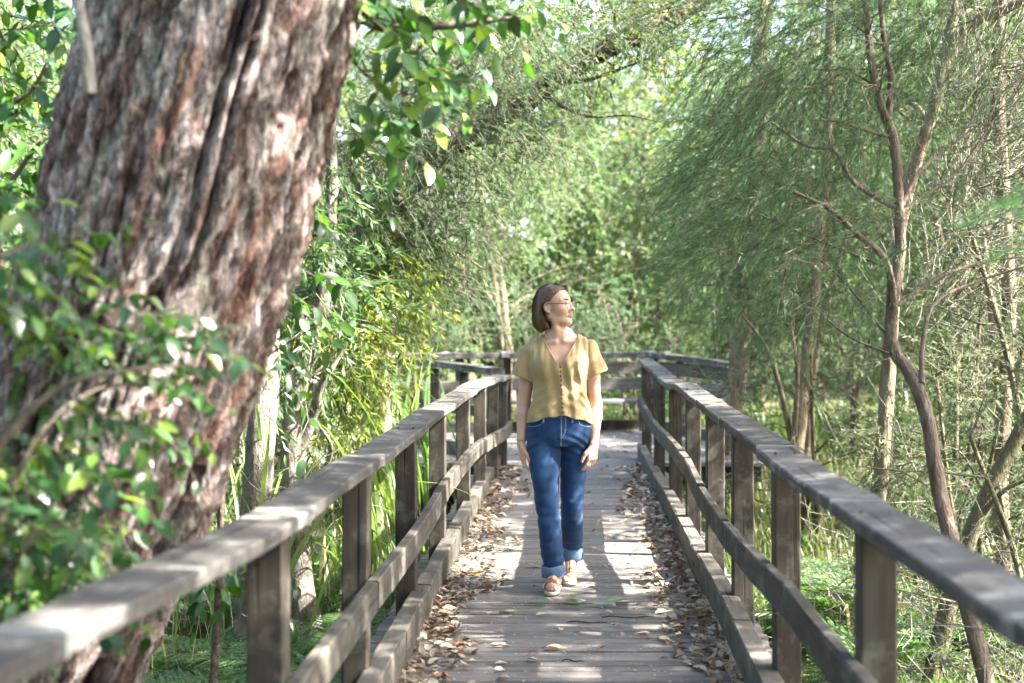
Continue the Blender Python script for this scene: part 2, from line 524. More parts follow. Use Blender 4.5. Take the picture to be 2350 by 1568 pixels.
# the fence and bench that close the walkway where it turns, and the rail of the side branch
def far_fence():
    root = empty("end_fence", (0, 18.8, 0), "far timber fence with wide pale boards closing the end of the walkway", "fence")
    line = [(-4.4, 17.9), (-2.3, 18.4), (1.15, 19.0), (1.95, 16.6)]
    def along(s):
        acc = 0
        for (a, b), (c, d) in zip(line[:-1], line[1:]):
            L = math.hypot(c - a, d - b)
            if s <= acc + L: f = (s - acc) / L; return (a + (c - a) * f, b + (d - b) * f)
            acc += L
        return line[-1]
    for x, y, zt in ((-4.3, 17.92, .94), (-2.9, 18.25, .95), (-1.44, 18.53, .96), (-.82, 18.63, .96), (.2, 18.82, .96), (1.12, 18.97, .97), (1.42, 18.2, .965), (1.93, 16.62, .90)):
        beam("post", [(x, y + .03, -0.7), (x, y + .03, zt)], 0.1, 0.1, M_post, root, up=(0, 1, 0))
    for a, b, z in (((-4.4, 17.85), (-1.5, 18.45), .985), ((-1.5, 18.45), (1.14, 18.95), .985), ((1.15, 18.93), (1.95, 16.5), .97)):
        beam("top_rail", [(a[0], a[1], z), ((a[0] + b[0]) / 2, (a[1] + b[1]) / 2, z - .012), (b[0], b[1], z - (.06 if a[0] > 1 else 0))], 0.15, 0.075, M_rail, root, jit=.002)
    for x, y in ((-1.62, 18.44), (-.85, 18.56), (1.08, 18.94), (1.26, 18.6)):
        beam("joint_strip", [(x - .05, y - .01, 0.995), (x + .05, y + .01, .995)], 0.17, 0.075, M_lead, root)
    for z0, z1, m in ((.74, .90, M_kerb), (.53, .69, M_plank)):
        for a, b in (((-0.75, 18.52), (1.1, 18.87)), ((1.2, 18.75), (1.9, 16.65))):
            beam("back_board", [(a[0], a[1], (z0 + z1) / 2), ((a[0] + b[0]) / 2, (a[1] + b[1]) / 2, (z0 + z1) / 2 - .006), (b[0], b[1], (z0 + z1) / 2)], 0.035, z1 - z0, m, root, jit=.002)
    for a, b in (((-4.4, 17.8), (-.8, 18.5)),):
        for z in (.60,):
            beam("mid_rail", [(a[0], a[1], z), (b[0], b[1], z)], 0.04, 0.11, M_mid, root)
    beam("kerb", [(-4.4, 17.75, .06), (1.15, 18.85, .06)], 0.09, 0.14, M_kerb, root)
    beam("kerb", [(1.18, 18.75, .06), (1.9, 16.5, .06)], 0.09, 0.14, M_kerb, root)
    b = empty("bench", (.2, 18.4, 0), "low grey plank bench in front of the far fence behind the woman", "bench")
    beam("seat_plank", [(-0.75, 18.12, .40), (.2, 18.3, .395), (1.05, 18.44, .40)], 0.17, 0.045, M_plank, b)
    beam("seat_plank", [(-0.75, 18.31, .40), (.2, 18.49, .395), (1.05, 18.63, .40)], 0.17, 0.045, M_plank, b)
    for x, y in ((-.6, 18.22), (.32, 18.4), (.95, 18.5)):
        beam("leg", [(x, y, 0), (x, y, .376)], 0.1, 0.1, M_post, b, up=(0, 1, 0))
    s = empty("branch_railing", (-1.6, 15.5, 0), "short timber railing running off behind the reeds from the walkway corner", "railing")
    pts = [(-.72, 14.15, .955), (-1.4, 15.6, .975), (-2.15, 16.9, .985), (-3.6, 17.0, .985)]
    beam("top_rail", pts[:3], 0.15, 0.07, M_rail, s, jit=.002)
    beam("top_rail", [(-2.17, 16.93, .99), (-3.2, 17.0, .985), (-4.5, 16.9, .98)], 0.15, 0.07, M_rail, s, jit=.002)
    beam("joint_strip", [(-2.08, 16.75, .99), (-2.2, 16.95, .99)], 0.17, 0.08, M_lead, s)
    for (x, y, z) in ((-1.12, 15.05, .91), (-1.5, 15.8, .92), (-2.1, 16.85, .94), (-3.3, 16.98, .94)):
        beam("post", [(x, y + .02, -.7), (x, y + .02, z)], 0.1, 0.1, M_post, s, up=(0, 1, 0))
    beam("mid_rail", [(-.7, 14.2, .52), (-2.1, 16.8, .53)], 0.045, 0.11, M_mid, s)
    beam("kerb", [(-.74, 14.65, .07), (-2.1, 16.9, .07)], 0.085, 0.14, M_kerb, s)
far_fence()

# ------------------------------------------------------------------ the big rough-barked tree on the left
def big_tree():
    right = [(-1500, 1190), (-700, 985), (-300, 900), (0, 838), (260, 772), (500, 722), (700, 662), (900, 602), (1080, 543), (1200, 503), (1450, 402), (1700, 300), (2000, 190), (2400, 90)]
    d0 = 4.35
    ax = []
    for py, px in right:
        c = at(px, py, d0)
        z = c.z
        rad = .388 + .30 * max(0, (-.05 - z)) ** 1.3 + .03 * max(0, .9 - z) - .012 * max(0, z - 2)
        ax.append((c.x - rad * 1.04 - .022 - .03 * max(0, min(1, (1.6 - z) / 1.2)), d0, z, rad))
    A = np.array(ax)[::-1]
    A = A[np.argsort(A[:, 2])]
    nv, nu = 640, 330
    zz = np.concatenate([np.linspace(A[0, 2], -.1, 40), np.linspace(-.09, 3.1, 430), np.linspace(3.14, A[-1, 2], 90)])
    sm = resample(A, 600); sm = sm[np.argsort(sm[:, 2])]
    cx = np.interp(zz, sm[:, 2], sm[:, 0])[:, None]; rr = np.interp(zz, sm[:, 2], sm[:, 3])[:, None]
    # more columns on the side one can see
    a = np.linspace(0, 1, nu + 1)[:-1]
    th = (-np.pi / 2 + (a - .5) * 2 * np.pi + .55 * np.sin((a - .5) * 2 * np.pi) * -1 * -0.9)[None]
    u = th * .43; v = zz[:, None] + 0 * th
    uu = u - .07 * v
    wx = .035 * vnoise(uu * 3, v * .7, 0, 31) + .012 * vnoise(uu * 9, v * 2.2, 0, 32)
    # long fibrous plates with deep furrows between
    k1 = vnoise((uu + wx) * 11, v * .42, 0, 33)
    k2 = vnoise((uu + wx * 1.1) * 27, v * 1.0, 0, 34)
    k3 = vnoise((uu + wx) * 60, v * 4.0, 0, 35)
    m1 = np.clip(.75 + 1.1 * vnoise(uu * 4, v * .8, 0, 51), .15, 1)
    m2 = np.clip(.45 + 1.3 * vnoise(uu * 6, v * 1.6, 0, 52), 0, 1)
    f1 = np.clip(1 - np.abs(k1) / .15, 0, 1) ** .7 * m1
    f2 = np.clip(1 - np.abs(k2) / .17, 0, 1) ** .8 * m2
    f3 = np.clip(1 - np.abs(k3) / .22, 0, 1) * np.clip(.5 + vnoise(uu * 11, v * 4, 0, 53), 0, 1)
    cross = .6 * np.clip(1 - np.abs(vnoise(uu * 7, v * 2.2 + 3 * vnoise(uu * 9, v * 2, 0, 40), 0, 36)) / .10, 0, 1)
    fine = fbm(uu * 52, v * 20, 0, 37, 3)
    lump = fbm(uu * 4.5, v * 1.1, 0, 38, 2)
    plate = np.floor(4 * vnoise(uu * 14, v * 1.5 + 1.2 * k2, 0, 55)) / 4
    disp = -.085 * f1 - .040 * f2 - .012 * f3 - .012 * cross * (f2 < .5) + .016 * fine + .004 * lump + .012 * np.abs(k3) + .014 * plate
    R_ = rr + disp + .015
    V = np.stack([cx + R_ * np.cos(th), d0 + R_ * np.sin(th), v], -1)
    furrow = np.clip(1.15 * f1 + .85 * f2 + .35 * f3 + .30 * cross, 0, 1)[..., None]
    # weathered grey-pink faces, red-brown furrows, pale lichen, freshly flaked orange patches
    pal = np.clip(.5 + 2.2 * fbm(uu * 34, v * 10, 0, 41, 4), 0, 1)[..., None]
    red = np.clip(fbm(uu * 5, v * 1.6, 0, 42, 3) * 2.2 - .10, 0, 1)[..., None]
    C = np.array([.165, .108, .090]) * (1 - pal) + np.array([.45, .365, .340]) * pal
    C = C * (1 - .5 * red) + np.array([.150, .072, .050]) * .5 * red
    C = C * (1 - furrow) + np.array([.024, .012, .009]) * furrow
    lich = np.clip((fbm(uu * 24, v * 10, 0, 43, 3) - .16) * 7, 0, 1)[..., None] * (1 - furrow)
    C = C * (1 - .55 * lich) + np.array([.38, .38, .32]) * .55 * lich
    # the freshly flaked strip on the right-hand side
    strip_z = np.exp(-((v - 1.62) / .42) ** 2); dth = th + .62 - .10 * (v - 1.6)
    orange = np.clip(strip_z * np.exp(-(dth / .13) ** 2) * (1.1 + 1.6 * fbm(uu * 12, v * 2.5, 0, 44, 3)) * 1.25 - .45, 0, 1)[..., None] * .55
    orange = np.maximum(orange, np.clip((fbm(uu * 14, v * 5, 0, 45, 2) - .60) * 9, 0, 1)[..., None] * .5)
    C = C * (1 - orange) + np.array([.30, .110, .055]) * orange * (1 - .6 * furrow) + C * 0
    C = C * (1 + .75 * fine[..., None])
    i = np.arange(len(zz) - 1)[:, None] * nu; j = np.arange(nu)[None]; j2 = (j + 1) % nu
    Q = np.stack(np.broadcast_arrays(i + j, i + j2, i + nu + j2, i + nu + j), -1).reshape(-1, 4)
    root = empty("big_tree", (float(A[0, 0]), d0, GZ), "massive leaning tree with deeply furrowed grey and red-brown bark", "tree")
    t = NT("furrowed_bark")
    fb = t.noise(t.coords("Object", (60, 60, 13)), 1.0, 6, .72, .5)
    fl = t.noise(t.coords("Object", (40, 40, 24)), 1.0, 5, .7, .6)
    fi = t.noise(t.coords("Object", (190, 190, 40)), 1.0, 3, .6)
    k = t.math('MULTIPLY', t.ramp(fb, [(.36, .30), (.50, .90), (.66, 1.70)]), t.ramp(fl, [(.36, .55), (.52, 1.0), (.66, 1.55)]))
    k = t.math('MULTIPLY', k, t.ramp(fi, [(.3, .7), (.7, 1.3)]))
    cmb = t.n("CombineColor", Red=k, Green=k, Blue=k)
    c = t.mix(1.0, t.attr(), cmb.outputs[0], 'MULTIPLY')
    spk = t.ramp(t.noise(t.coords("Object", (55, 55, 38)), 1.0, 4, .7), [(.60, 0.0), (.68, 1.0)])
    c = t.mix(t.math('MULTIPLY', spk, .55), c, (.42, .40, .34))
    hh = t.math('ADD', fb, t.math('MULTIPLY', fl, .8))
    t.principled(Base_Color=c, Roughness=.92, Specular_IOR_Level=.12, Normal=t.bump(hh, 1.0, .03))
    off = np.array(root.location)
    link("trunk", mesh_np("trunk", V.reshape(-1, 3) - off, [Q], np.clip(C, .005, 1).reshape(-1, 3)), t.m, root)
    # strips of bark that have come loose
    rng = np.random.default_rng(8)
    for k in range(7):
        z = rng.uniform(.3, 2.7); a = rng.uniform(-2.3, -.35)
        rz = float(np.interp(z, sm[:, 2], sm[:, 3])); xz = float(np.interp(z, sm[:, 2], sm[:, 0]))
        L = rng.uniform(.06, .16); n = 7
        tt = np.linspace(0, 1, n)
        aa = a + .10 * tt * rng.uniform(-1, 1)
        zl = z - L * tt
        sl = np.interp(zl, sm[:, 2], sm[:, 0])
        r = rz + .022 + .03 * tt ** 2 * rng.uniform(-.3, 1)
        w = .012 * (1 - .6 * tt) * rng.uniform(.6, 1.5)
        P = np.stack([sl + r * np.cos(aa), d0 + r * np.sin(aa), zl], 1) - off
        s = np.stack([-np.sin(aa), np.cos(aa), 0 * aa], 1); o_ = np.stack([np.cos(aa), np.sin(aa), 0 * aa], 1)
        VV = np.stack([P - s * w[:, None], P + o_ * .004, P + s * w[:, None], P - o_ * .006], 1).reshape(-1, 3)
        ii = np.arange(n - 1)[:, None] * 4; jj = np.arange(4)[None]; jj2 = (jj + 1) % 4
        QQ = np.stack(np.broadcast_arrays(ii + jj, ii + jj2, ii + 4 + jj2, ii + 4 + jj), -1).reshape(-1, 4)
        cc = np.array([.42, .35, .32]) if rng.random() < .65 else np.array([.26, .16, .11])
        link("bark_strip", mesh_np("bark_strip", VV, [QQ], np.tile(cc, (len(VV), 1))), t.m, root)
    # its unseen crown, added high above to block sky light
    rng = np.random.default_rng(91)
    top = np.array([A[-1, 0], d0, A[-1, 2]])
    G = Geo(); F, Tw = Geo(), Geo()
    sp = dict(twigs=150, tl=.34, per=15, L=.12, W=.055, ang=.8, pal="deep", tr=.006)
    cl = []
    for k in range(64):
        c = np.array([rng.uniform(-5.2, 1.4), rng.uniform(.6, 9.0), rng.uniform(5.2, 8.2)])
        cl.append((c, rng.uniform(.5, .75), (0, 0, -.15), .8))
        if k % 2 == 0:
            P, R = wobbly_tube(G, [top - off - [0, 0, .4], (top + c) / 2 - off + [0, 0, .5], c - off], .07, .012, 7, 12, rng)
    F, Tw = foliage(cl, sp, 92, off)
    G.build("limbs", B_dark, root)["kind"] = "stuff"
    Tw.build("twigs", M_twig, root)["kind"] = "stuff"
    F.build("crown", M_lance, root)
    return root

# ------------------------------------------------------------------ broad glossy leaves near the camera
M_gloss = leaf_mat("glossy_leaf", .30, .30, .55, (1.5, 1.7, .5))
M_twig = bark_mat("twig_bark", (.06, .045, .03), (.20, .165, .125), (30, 30, 30), .25)
M_pale_twig = bark_mat("pale_dead_wood", (.13, .11, .09), (.35, .32, .275), (30, 30, 10), .2)

def leaf_protos(tag_, n, L, ratio, cols, seed, curl=.18):
    """single-leaf meshes whose X axis runs from stalk to tip"""
    rng = np.random.default_rng(seed); out = []
    for i in range(n):
        k = 7; t = np.linspace(0, 1, k)
        w = np.sin(np.pi * np.clip(t, 0, 1) ** .85) ** .8 * L * ratio * .5
        w[0] = L * .012; w[-1] = L * .006
        z = -L * curl * rng.uniform(.4, 1.6) * t ** 2
        f = rng.uniform(.10, .35)
        tw = rng.uniform(-.3, .3) * t
        rows = []
        for q in range(k):
            for sgn in (-1, 0, 1):
                rows.append((t[q] * L, sgn * w[q], z[q] + abs(sgn) * w[q] * f + sgn * w[q] * tw[q]))
        V = np.array(rows)
        ii = np.arange(k - 1)[:, None] * 3; jj = np.arange(2)[None]
        Q = np.stack([ii + jj, ii + 3 + jj, ii + 4 + jj, ii + 1 + jj], -1).reshape(-1, 4)
        c = np.array(cols[i % len(cols)]) * rng.uniform(.85, 1.15)
        C = np.tile(c, (len(V), 1)); C[1::3] *= 1.25
        out.append(mesh_np(tag_, V, [Q], C))
    return out

def place_leaf(me, p, d, nvec, scale, parent, mat, name="leaf"):
    d = Vector(d).normalized(); n = Vector(nvec)
    y = n.cross(d)
    if y.length < 1e-4: y = Vector((0, 1, 0)).cross(d)
    y.normalize(); z = d.cross(y)
    m = Matrix((d, y, z)).transposed().to_4x4()
    o = bpy.data.objects.new(name, me)
    col.objects.link(o)
    if not me.materials: me.materials.append(mat)
    o.parent = parent
    o.matrix_local = Matrix.Translation(Vector(p) - parent.location) @ m @ Matrix.Scale(scale, 4)
    return o

GREENS = [(.030, .080, .018), (.042, .105, .020), (.020, .055, .016), (.070, .145, .024), (.030, .075, .026), (.13, .19, .028)]

def leafy_plant(root, regions, protos, seed, limit=300, twig_r=.004, stems=()):
    """regions: (x0,y0,x1,y1,depth0,depth1,twigs,leaves per twig,direction bias)"""
    rng = np.random.default_rng(seed)
    off = np.array(root.location)
    G = Geo()
    for P, r0, r1 in stems:
        Pn = resample(np.array(P, float), 22)
        V, Q = tubes(Pn - off, np.linspace(r0, r1, 22), 7); G.add(V, [Q])
    leaves = []
    for (x0, y0, x1, y1, da, db, nt, nl, bias, sc) in regions:
        for _ in range(nt):
            d = rng.uniform(da, db)
            p = np.array(at(rng.uniform(x0, x1), rng.uniform(y0, y1), d))
            dr = nrm(np.array(bias) + rng.normal(0, .45, 3))
            L = rng.uniform(.12, .26)
            t = np.linspace(0, 1, 7)[:, None]
            path = p + dr * L * t + np.array([0, 0, -1]) * .05 * t ** 2 + rng.normal(0, .004, (7, 3))
            V, Q = tubes(path - off, np.linspace(twig_r * .6, twig_r * .25, 7), 4); G.add(V, [Q])
            for k in range(nl):
                f = (k + .6) / nl
                i = min(int(f * 6), 5)
                q = path[i] + (path[i + 1] - path[i]) * (f * 6 - i)
                tn = nrm(path[i + 1] - path[i])
                side = nrm(np.cross(tn, np.array([0, 0, 1.0]) + rng.normal(0, .3, 3))) * (1 if k % 2 else -1)
                ld = nrm(tn * .55 + side * .85 + np.array([0, 0, -.35]) + rng.normal(0, .22, 3))
                nv = nrm(np.array([.15, -.35, 1.0]) + rng.normal(0, .38, 3))
                leaves.append((q, ld, nv, rng.uniform(.7, 1.25) * sc, rng.integers(len(protos))))
    G.build("stem", M_twig, root)
    vis = sorted(range(len(leaves)), key=lambda i: leaves[i][0][1] - leaves[i][3] * 1.5)
    for i in vis[:limit]:
        q, ld, nv, s, k = leaves[i]
        place_leaf(protos[k], q, ld, nv, s, root, M_gloss)
    rest = vis[limit:]
    if rest:
        base = []
        for me in protos:
            co = np.empty(len(me.vertices) * 3, np.float32); me.vertices.foreach_get("co", co)
            lp = np.empty(len(me.loops), np.int32); me.loops.foreach_get("vertex_index", lp)
            c = np.empty(len(me.vertices) * 4, np.float32); me.color_attributes["Col"].data.foreach_get("color", c)
            base.append((co.reshape(-1, 3), lp.reshape(-1, 4), c.reshape(-1, 4)[:, :3]))
        H = Geo()
        for i in rest:
            q, ld, nv, s, k = leaves[i]
            co, f, c = base[k]
            y = nrm(np.cross(nv, ld)); z = np.cross(ld, y)
            H.add((co * s) @ np.array([ld, y, z]) + q - off, [f], c)
        o = H.build("foliage", M_gloss, root)
        tag(o, kind="stuff")

def near_plants():
    protos = leaf_protos("leaf", 8, .058, .50, GREENS + GREENS[:2], 3)
    base = np.array(at(-150, 2250, 3.3))
    r = empty("leafy_shrub", base, "glossy broad-leaved shrub crowding the foot of the massive trunk", "shrub")
    st = lambda pts: [np.array(at(*p)) for p in pts]
    leafy_plant(r, [
        (-150, 560, 150, 760, 3.1, 3.7, 26, 7, (.55, 0, -.25), 1.0),
        (-150, 470, 110, 600, 3.0, 3.6, 12, 6, (.5, 0, -.3), 1.05),
        (20, 700, 400, 860, 3.1, 3.7, 30, 7, (.6, -.05, -.1), .90),
        (80, 860, 400, 1000, 3.2, 3.75, 15, 6, (.5, 0, -.35), .85),
        (-150, 950, 290, 1200, 3.15, 3.75, 52, 7, (.4, -.1, -.5), 1.0),
        (-150, 1180, 230, 1340, 3.2, 3.75, 52, 7, (.4, -.1, -.5), 1.0),
        (-150, 1300, 60, 1400, 3.0, 3.5, 10, 7, (.4, -.1, -.5), 1.0)], protos, 21, 300, .004,
        [(st([(-150, 2250, 3.3), (-120, 1500, 3.2), (-40, 1100, 3.1), (120, 900, 3.1), (300, 850, 3.1), (430, 840, 3.15)]), .016, .003),
         (st([(-150, 2250, 3.3), (-200, 1400, 3.2), (-140, 900, 3.2), (-60, 640, 3.2), (60, 560, 3.25)]), .016, .004),
         (st([(-150, 2250, 3.3), (-60, 1500, 3.3), (60, 1250, 3.2), (150, 1200, 3.25)]), .013, .003),
         (st([(-100, 1500, 3.2), (60, 1050, 3.2), (200, 905, 3.3), (330, 880, 3.4)]), .010, .003)])
    # sapling behind the trunk whose leaves look out at its right edge
    r2 = empty("broadleaf_sapling", np.array(at(470, 1900, 5.4)), "dark broad-leaved sapling peeping out along the right edge of the massive trunk", "tree")
    leafy_plant(r2, [
        (690, 330, 790, 520, 5.0, 5.7, 4, 4, (.5, 0, -.5), .9), (640, 480, 760, 700, 5.0, 5.6, 5, 4, (.6, 0, -.4), .9),
        (600, 640, 740, 860, 5.0, 5.8, 8, 4, (.7, 0, -.35), .9), (560, 860, 660, 1000, 5.2, 5.8, 4, 4, (.5, 0, -.4), .8),
        (420, 1240, 620, 1420, 5.0, 5.8, 14, 6, (.5, 0, -.4), .95)], leaf_protos("leaf", 5, .080, .50, GREENS[:5], 7), 22, 300, .004,
        [(st([(470, 1900, 5.4), (500, 1400, 5.4), (520, 1000, 5.4), (600, 760, 5.4), (690, 600, 5.4), (720, 430, 5.4)]), .018, .005),
         (st([(520, 1000, 5.4), (560, 860, 5.5), (640, 800, 5.5), (740, 740, 5.5)]), .008, .003)])
    # the leafy bough across the top, from a tree standing left of the picture
    r3 = empty("overhanging_tree", (-2.9, 5.6, GZ), "tree left of the massive trunk whose leafy bough hangs across the top of the view", "tree")
    leafy_plant(r3, [
        (800, -60, 1010, 120, 4.4, 5.2, 18, 6, (.8, -.1, -.2), 1.0), (960, -60, 1180, 70, 4.4, 5.2, 15, 5, (.8, 0, -.15), 1.0),
        (780, 110, 980, 270, 4.4, 5.2, 16, 6, (.7, 0, -.35), 1.05), (760, 240, 930, 330, 4.6, 5.2, 7, 5, (.6, 0, -.5), 1.05),
        (-60, -40, 190, 200, 4.9, 5.7, 26, 6, (.5, 0, -.4), 1.0), (-60, 180, 150, 430, 5.0, 5.7, 24, 6, (.5, 0, -.4), 1.05),
        (-80, 380, 120, 560, 4.8, 5.6, 14, 6, (.5, 0, -.4), 1.0),
        (-80, -500, 1200, -60, 4.4, 5.6, 60, 6, (.5, 0, -.3), 1.1)], leaf_protos("leaf", 6, .080, .50, GREENS, 9), 23, 300, .005,
        [([(-2.9, 5.6, GZ), (-2.8, 5.6, 1.0), (-2.75, 5.5, 2.4), (-2.4, 5.2, 3.2), (-1.6, 4.9, 3.1), tuple(at(790, 20, 4.8)), tuple(at(980, 60, 4.8)), tuple(at(1180, 40, 4.8))], .085, .006),
         ([tuple(at(700, -60, 4.85)), tuple(at(830, 160, 4.8)), tuple(at(980, 230, 4.8))], .012, .003),
         ([(-2.75, 5.5, 2.4), tuple(at(20, 240, 5.3)), tuple(at(150, 60, 5.3))], .018, .004),
         ([(-2.8, 5.6, 1.6), tuple(at(-60, 520, 5.2)), tuple(at(90, 330, 5.2)), tuple(at(175, 300, 5.2))], .016, .004)])
    G = Geo()
    for P, a, b in ((st([(160, -60, 3.5), (182, 20, 3.45), (196, 100, 3.4), (206, 214, 3.4)]), .0125, .0165),):
        V, Q = tubes(resample(np.array(P), 14), np.linspace(a, b, 14), 8); G.add(V, [Q])
    V0 = np.array(at(206, 214, 3.4))
    o = G.build("snapped_branch", M_pale_twig, None, origin=np.array(at(160, -60, 3.5)))
    tag(o, "pale snapped branch hanging in front of the massive trunk", "branch")
    # bright spray at the right edge
    r4 = empty("ferny_spray", np.array(at(2480, 470, 2.9)), "bright green feathery spray reaching in from the right beside the rail", "plant")
    rng = np.random.default_rng(12)
    lp = leaf_protos("leaflet", 3, .030, .28, [(.10, .24, .05), (.14, .30, .07), (.08, .20, .05)], 5)
    G = Geo()
    for (a, b, c) in (((2480, 470, 2.9), (2350, 480, 2.85), (2195, 508, 2.8)), ((2480, 500, 2.95), (2380, 540, 2.9), (2268, 592, 2.9)), ((2480, 440, 3.0), (2380, 440, 2.95), (2270, 470, 2.95))):
        P = resample(np.array([at(*a), at(*b), at(*c)]), 22)
        V, Q = tubes(P - np.array(r4.location), np.linspace(.003, .001, 22), 5); G.add(V, [Q])
        for i in range(2, 22):
            tn = nrm(P[i] - P[i - 1])
            for sg in (-1, 1):
                sd_ = np.array([0, .25, 1.0]) * sg
                place_leaf(lp[rng.integers(3)], P[i], nrm(tn * .7 + sd_ * .8 + rng.normal(0, .1, 3)), nrm(np.array([.2, -1, .5]) + rng.normal(0, .3, 3)), 1.15 * (1 - .5 * i / 22) * rng.uniform(.8, 1.2), r4, M_gloss, "leaflet")
    G.build("stalk", M_twig, r4)
near_plants()

# ------------------------------------------------------------------ trees and shrubs of the swamp forest
M_needle = leaf_mat("needle_leaf", .52, .55, .25, (1.18, 1.28, .85))
M_lance = leaf_mat("lance_leaf", .45, .42, .35, (1.3, 1.38, .68))
M_blade = leaf_mat("grass_blade", .38, .38, .40, (1.3, 1.4, .5))
M_dry = leaf_mat("dry_leaf", .10, .62, .25, (1.2, 1.0, .7))
B_paper = bark_mat("papery_bark", (.070, .052, .034), (.265, .215, .150), (16, 16, 5), .25, (.36, .34, .27))
B_red = bark_mat("red_brown_bark", (.058, .038, .029), (.195, .148, .118), (22, 22, 6), .20, (.26, .23, .19))
B_dark = bark_mat("dark_rough_bark", (.026, .019, .014), (.115, .085, .062), (16, 16, 6), .28, (.21, .20, .16))
B_pale = bark_mat("pale_patchy_bark", (.045, .036, .026), (.24, .215, .175), (13, 13, 7), .30, (.45, .43, .37))
B_moss = bark_mat("mossy_bark", (.055, .050, .028), (.185, .165, .105), (18, 18, 6), .45, (.17, .17, .085))

PAL = {
    "fresh": [(.112, .185, .075), (.142, .212, .094), (.090, .158, .062), (.180, .235, .120)],
    "blue": [(.080, .150, .072), (.100, .170, .088), (.062, .125, .060), (.125, .180, .105)],
    "deep": [(.034, .072, .022), (.048, .090, .026), (.026, .056, .018), (.065, .110, .035)],
    "gold": [(.190, .235, .034), (.150, .210, .032), (.240, .250, .050), (.110, .180, .034)],
    "grey": [(.120, .150, .085), (.145, .165, .105), (.100, .130, .070), (.170, .175, .125)],
    "mid": [(.082, .150, .064), (.104, .170, .076), (.064, .128, .054), (.132, .188, .096)],
    "vine": [(.235, .285, .050), (.190, .260, .045), (.290, .310, .075), (.150, .225, .045)],
    "feather": [(.090, .160, .074), (.110, .182, .090), (.070, .132, .060), (.140, .200, .115)],
    "sun": [(.140, .205, .065), (.112, .190, .062), (.178, .228, .085), (.085, .165, .055)],
}

def twig_field(rng, c, r, n, bias, L, droop, K=5):
    u = nrm(rng.normal(size=(n, 3)))
    rad = r * rng.random((n, 1)) ** .5
    p = np.asarray(c) + u * rad * np.array([1, 1, .8])
    d = nrm(u * .55 + np.asarray(bias) + rng.normal(0, .38, (n, 3)))
    l = L * rng.uniform(.6, 1.35, (n, 1))
    t = np.linspace(0, 1, K)[None, :, None]
    P = p[:, None] + d[:, None] * l[:, None] * t + np.array([0, 0, -1.0]) * (droop * l[:, None]) * t ** 2
    P += rng.normal(0, .012, P.shape) * l[:, None]
    return P

def leaves_on(rng, P, per, L, W, ang, cols, broad=False, tuft=0.0):
    """leaves along twigs P (T,K,3)"""
    T, K, _ = P.shape
    n = T * per
    ti = np.repeat(np.arange(T), per)
    f = np.clip(rng.random(n) ** (1 - tuft * .5), 0, .999) * (K - 1)
    i = f.astype(int); fr = (f - i)[:, None]
    a, b = P[ti, i], P[ti, i + 1]
    q = a + (b - a) * fr
    tn = nrm(b - a)
    o = nrm(np.cross(tn, rng.normal(size=(n, 3))))
    d = nrm(tn * math.cos(ang) + o * math.sin(ang) + rng.normal(0, .14, (n, 3)))
    l = L * rng.uniform(.6, 1.3, n); w = W * rng.uniform(.7, 1.3, n)
    pal = np.array(cols)
    tc = pal[rng.integers(len(pal), size=T)] * rng.uniform(.75, 1.25, (T, 1))
    c = tc[ti] * rng.uniform(.8, 1.25, (n, 1))
    if broad:
        nv = nrm(np.array([.1, -.2, 1.0]) + rng.normal(0, .5, (n, 3)))
        V, Q, Tr = leaf_broad(q, d, nv, l, w)
        return V, [Q, Tr], rep(c, 8)
    V, Q = leaf_quads(q, d, l, w, rng)
    return V, [Q], rep(c, 4)

def foliage(clumps, spec, seed, off, twig_col=(.8, .8, .8)):
    """clumps: (centre, radius, bias, amount). Returns leaf Geo and twig Geo"""
    rng = np.random.default_rng(seed)
    G, Tw = Geo(), Geo()
    for c, r, bias, amt in clumps:
        n = max(3, int(spec["twigs"] * amt * r * r))
        P = twig_field(rng, np.asarray(c) - off, r, n, bias, spec["tl"], spec.get("droop", .2))
        V, Q = tubes(P, np.linspace(spec.get("tr", .004), .0012, P.shape[1])[None].repeat(n, 0), 3)
        Tw.add(V, [Q], twig_col)
        V, F, C = leaves_on(rng, P, spec["per"], spec["L"], spec["W"], spec.get("ang", .6), PAL[spec["pal"]], spec.get("broad", False), spec.get("tuft", 0))
        G.add(V, F, C)
    return G, Tw

def wobbly_tube(G, pts, r0, r1, n, k, rng, rough=.10, colr=(1, 1, 1)):
    P = resample(np.array([tuple(p) for p in pts], float), k)
    L = np.linalg.norm(np.diff(P, axis=0), axis=1).sum()
    R = np.interp(np.linspace(0, 1, k), [0, .06, 1], [r0 * 1.18, r0, r1])
    V, Q = tubes(P, R, n)
    ctr = np.repeat(P, n, 0)
    o = V - ctr
    sd = int(rng.integers(99))
    V = ctr + o * (1 + rough * fbm(V[:, 0] / r0 * .8, V[:, 1] / r0 * .8, V[:, 2] / r0 * .25, sd, 2)[:, None] + rough * .8 * fbm(V[:, 0] / r0 * 2.6, V[:, 1] / r0 * 2.6, V[:, 2] / r0 * .9, sd + 7, 2)[:, None])
    G.add(V, [Q], colr)
    return P, R

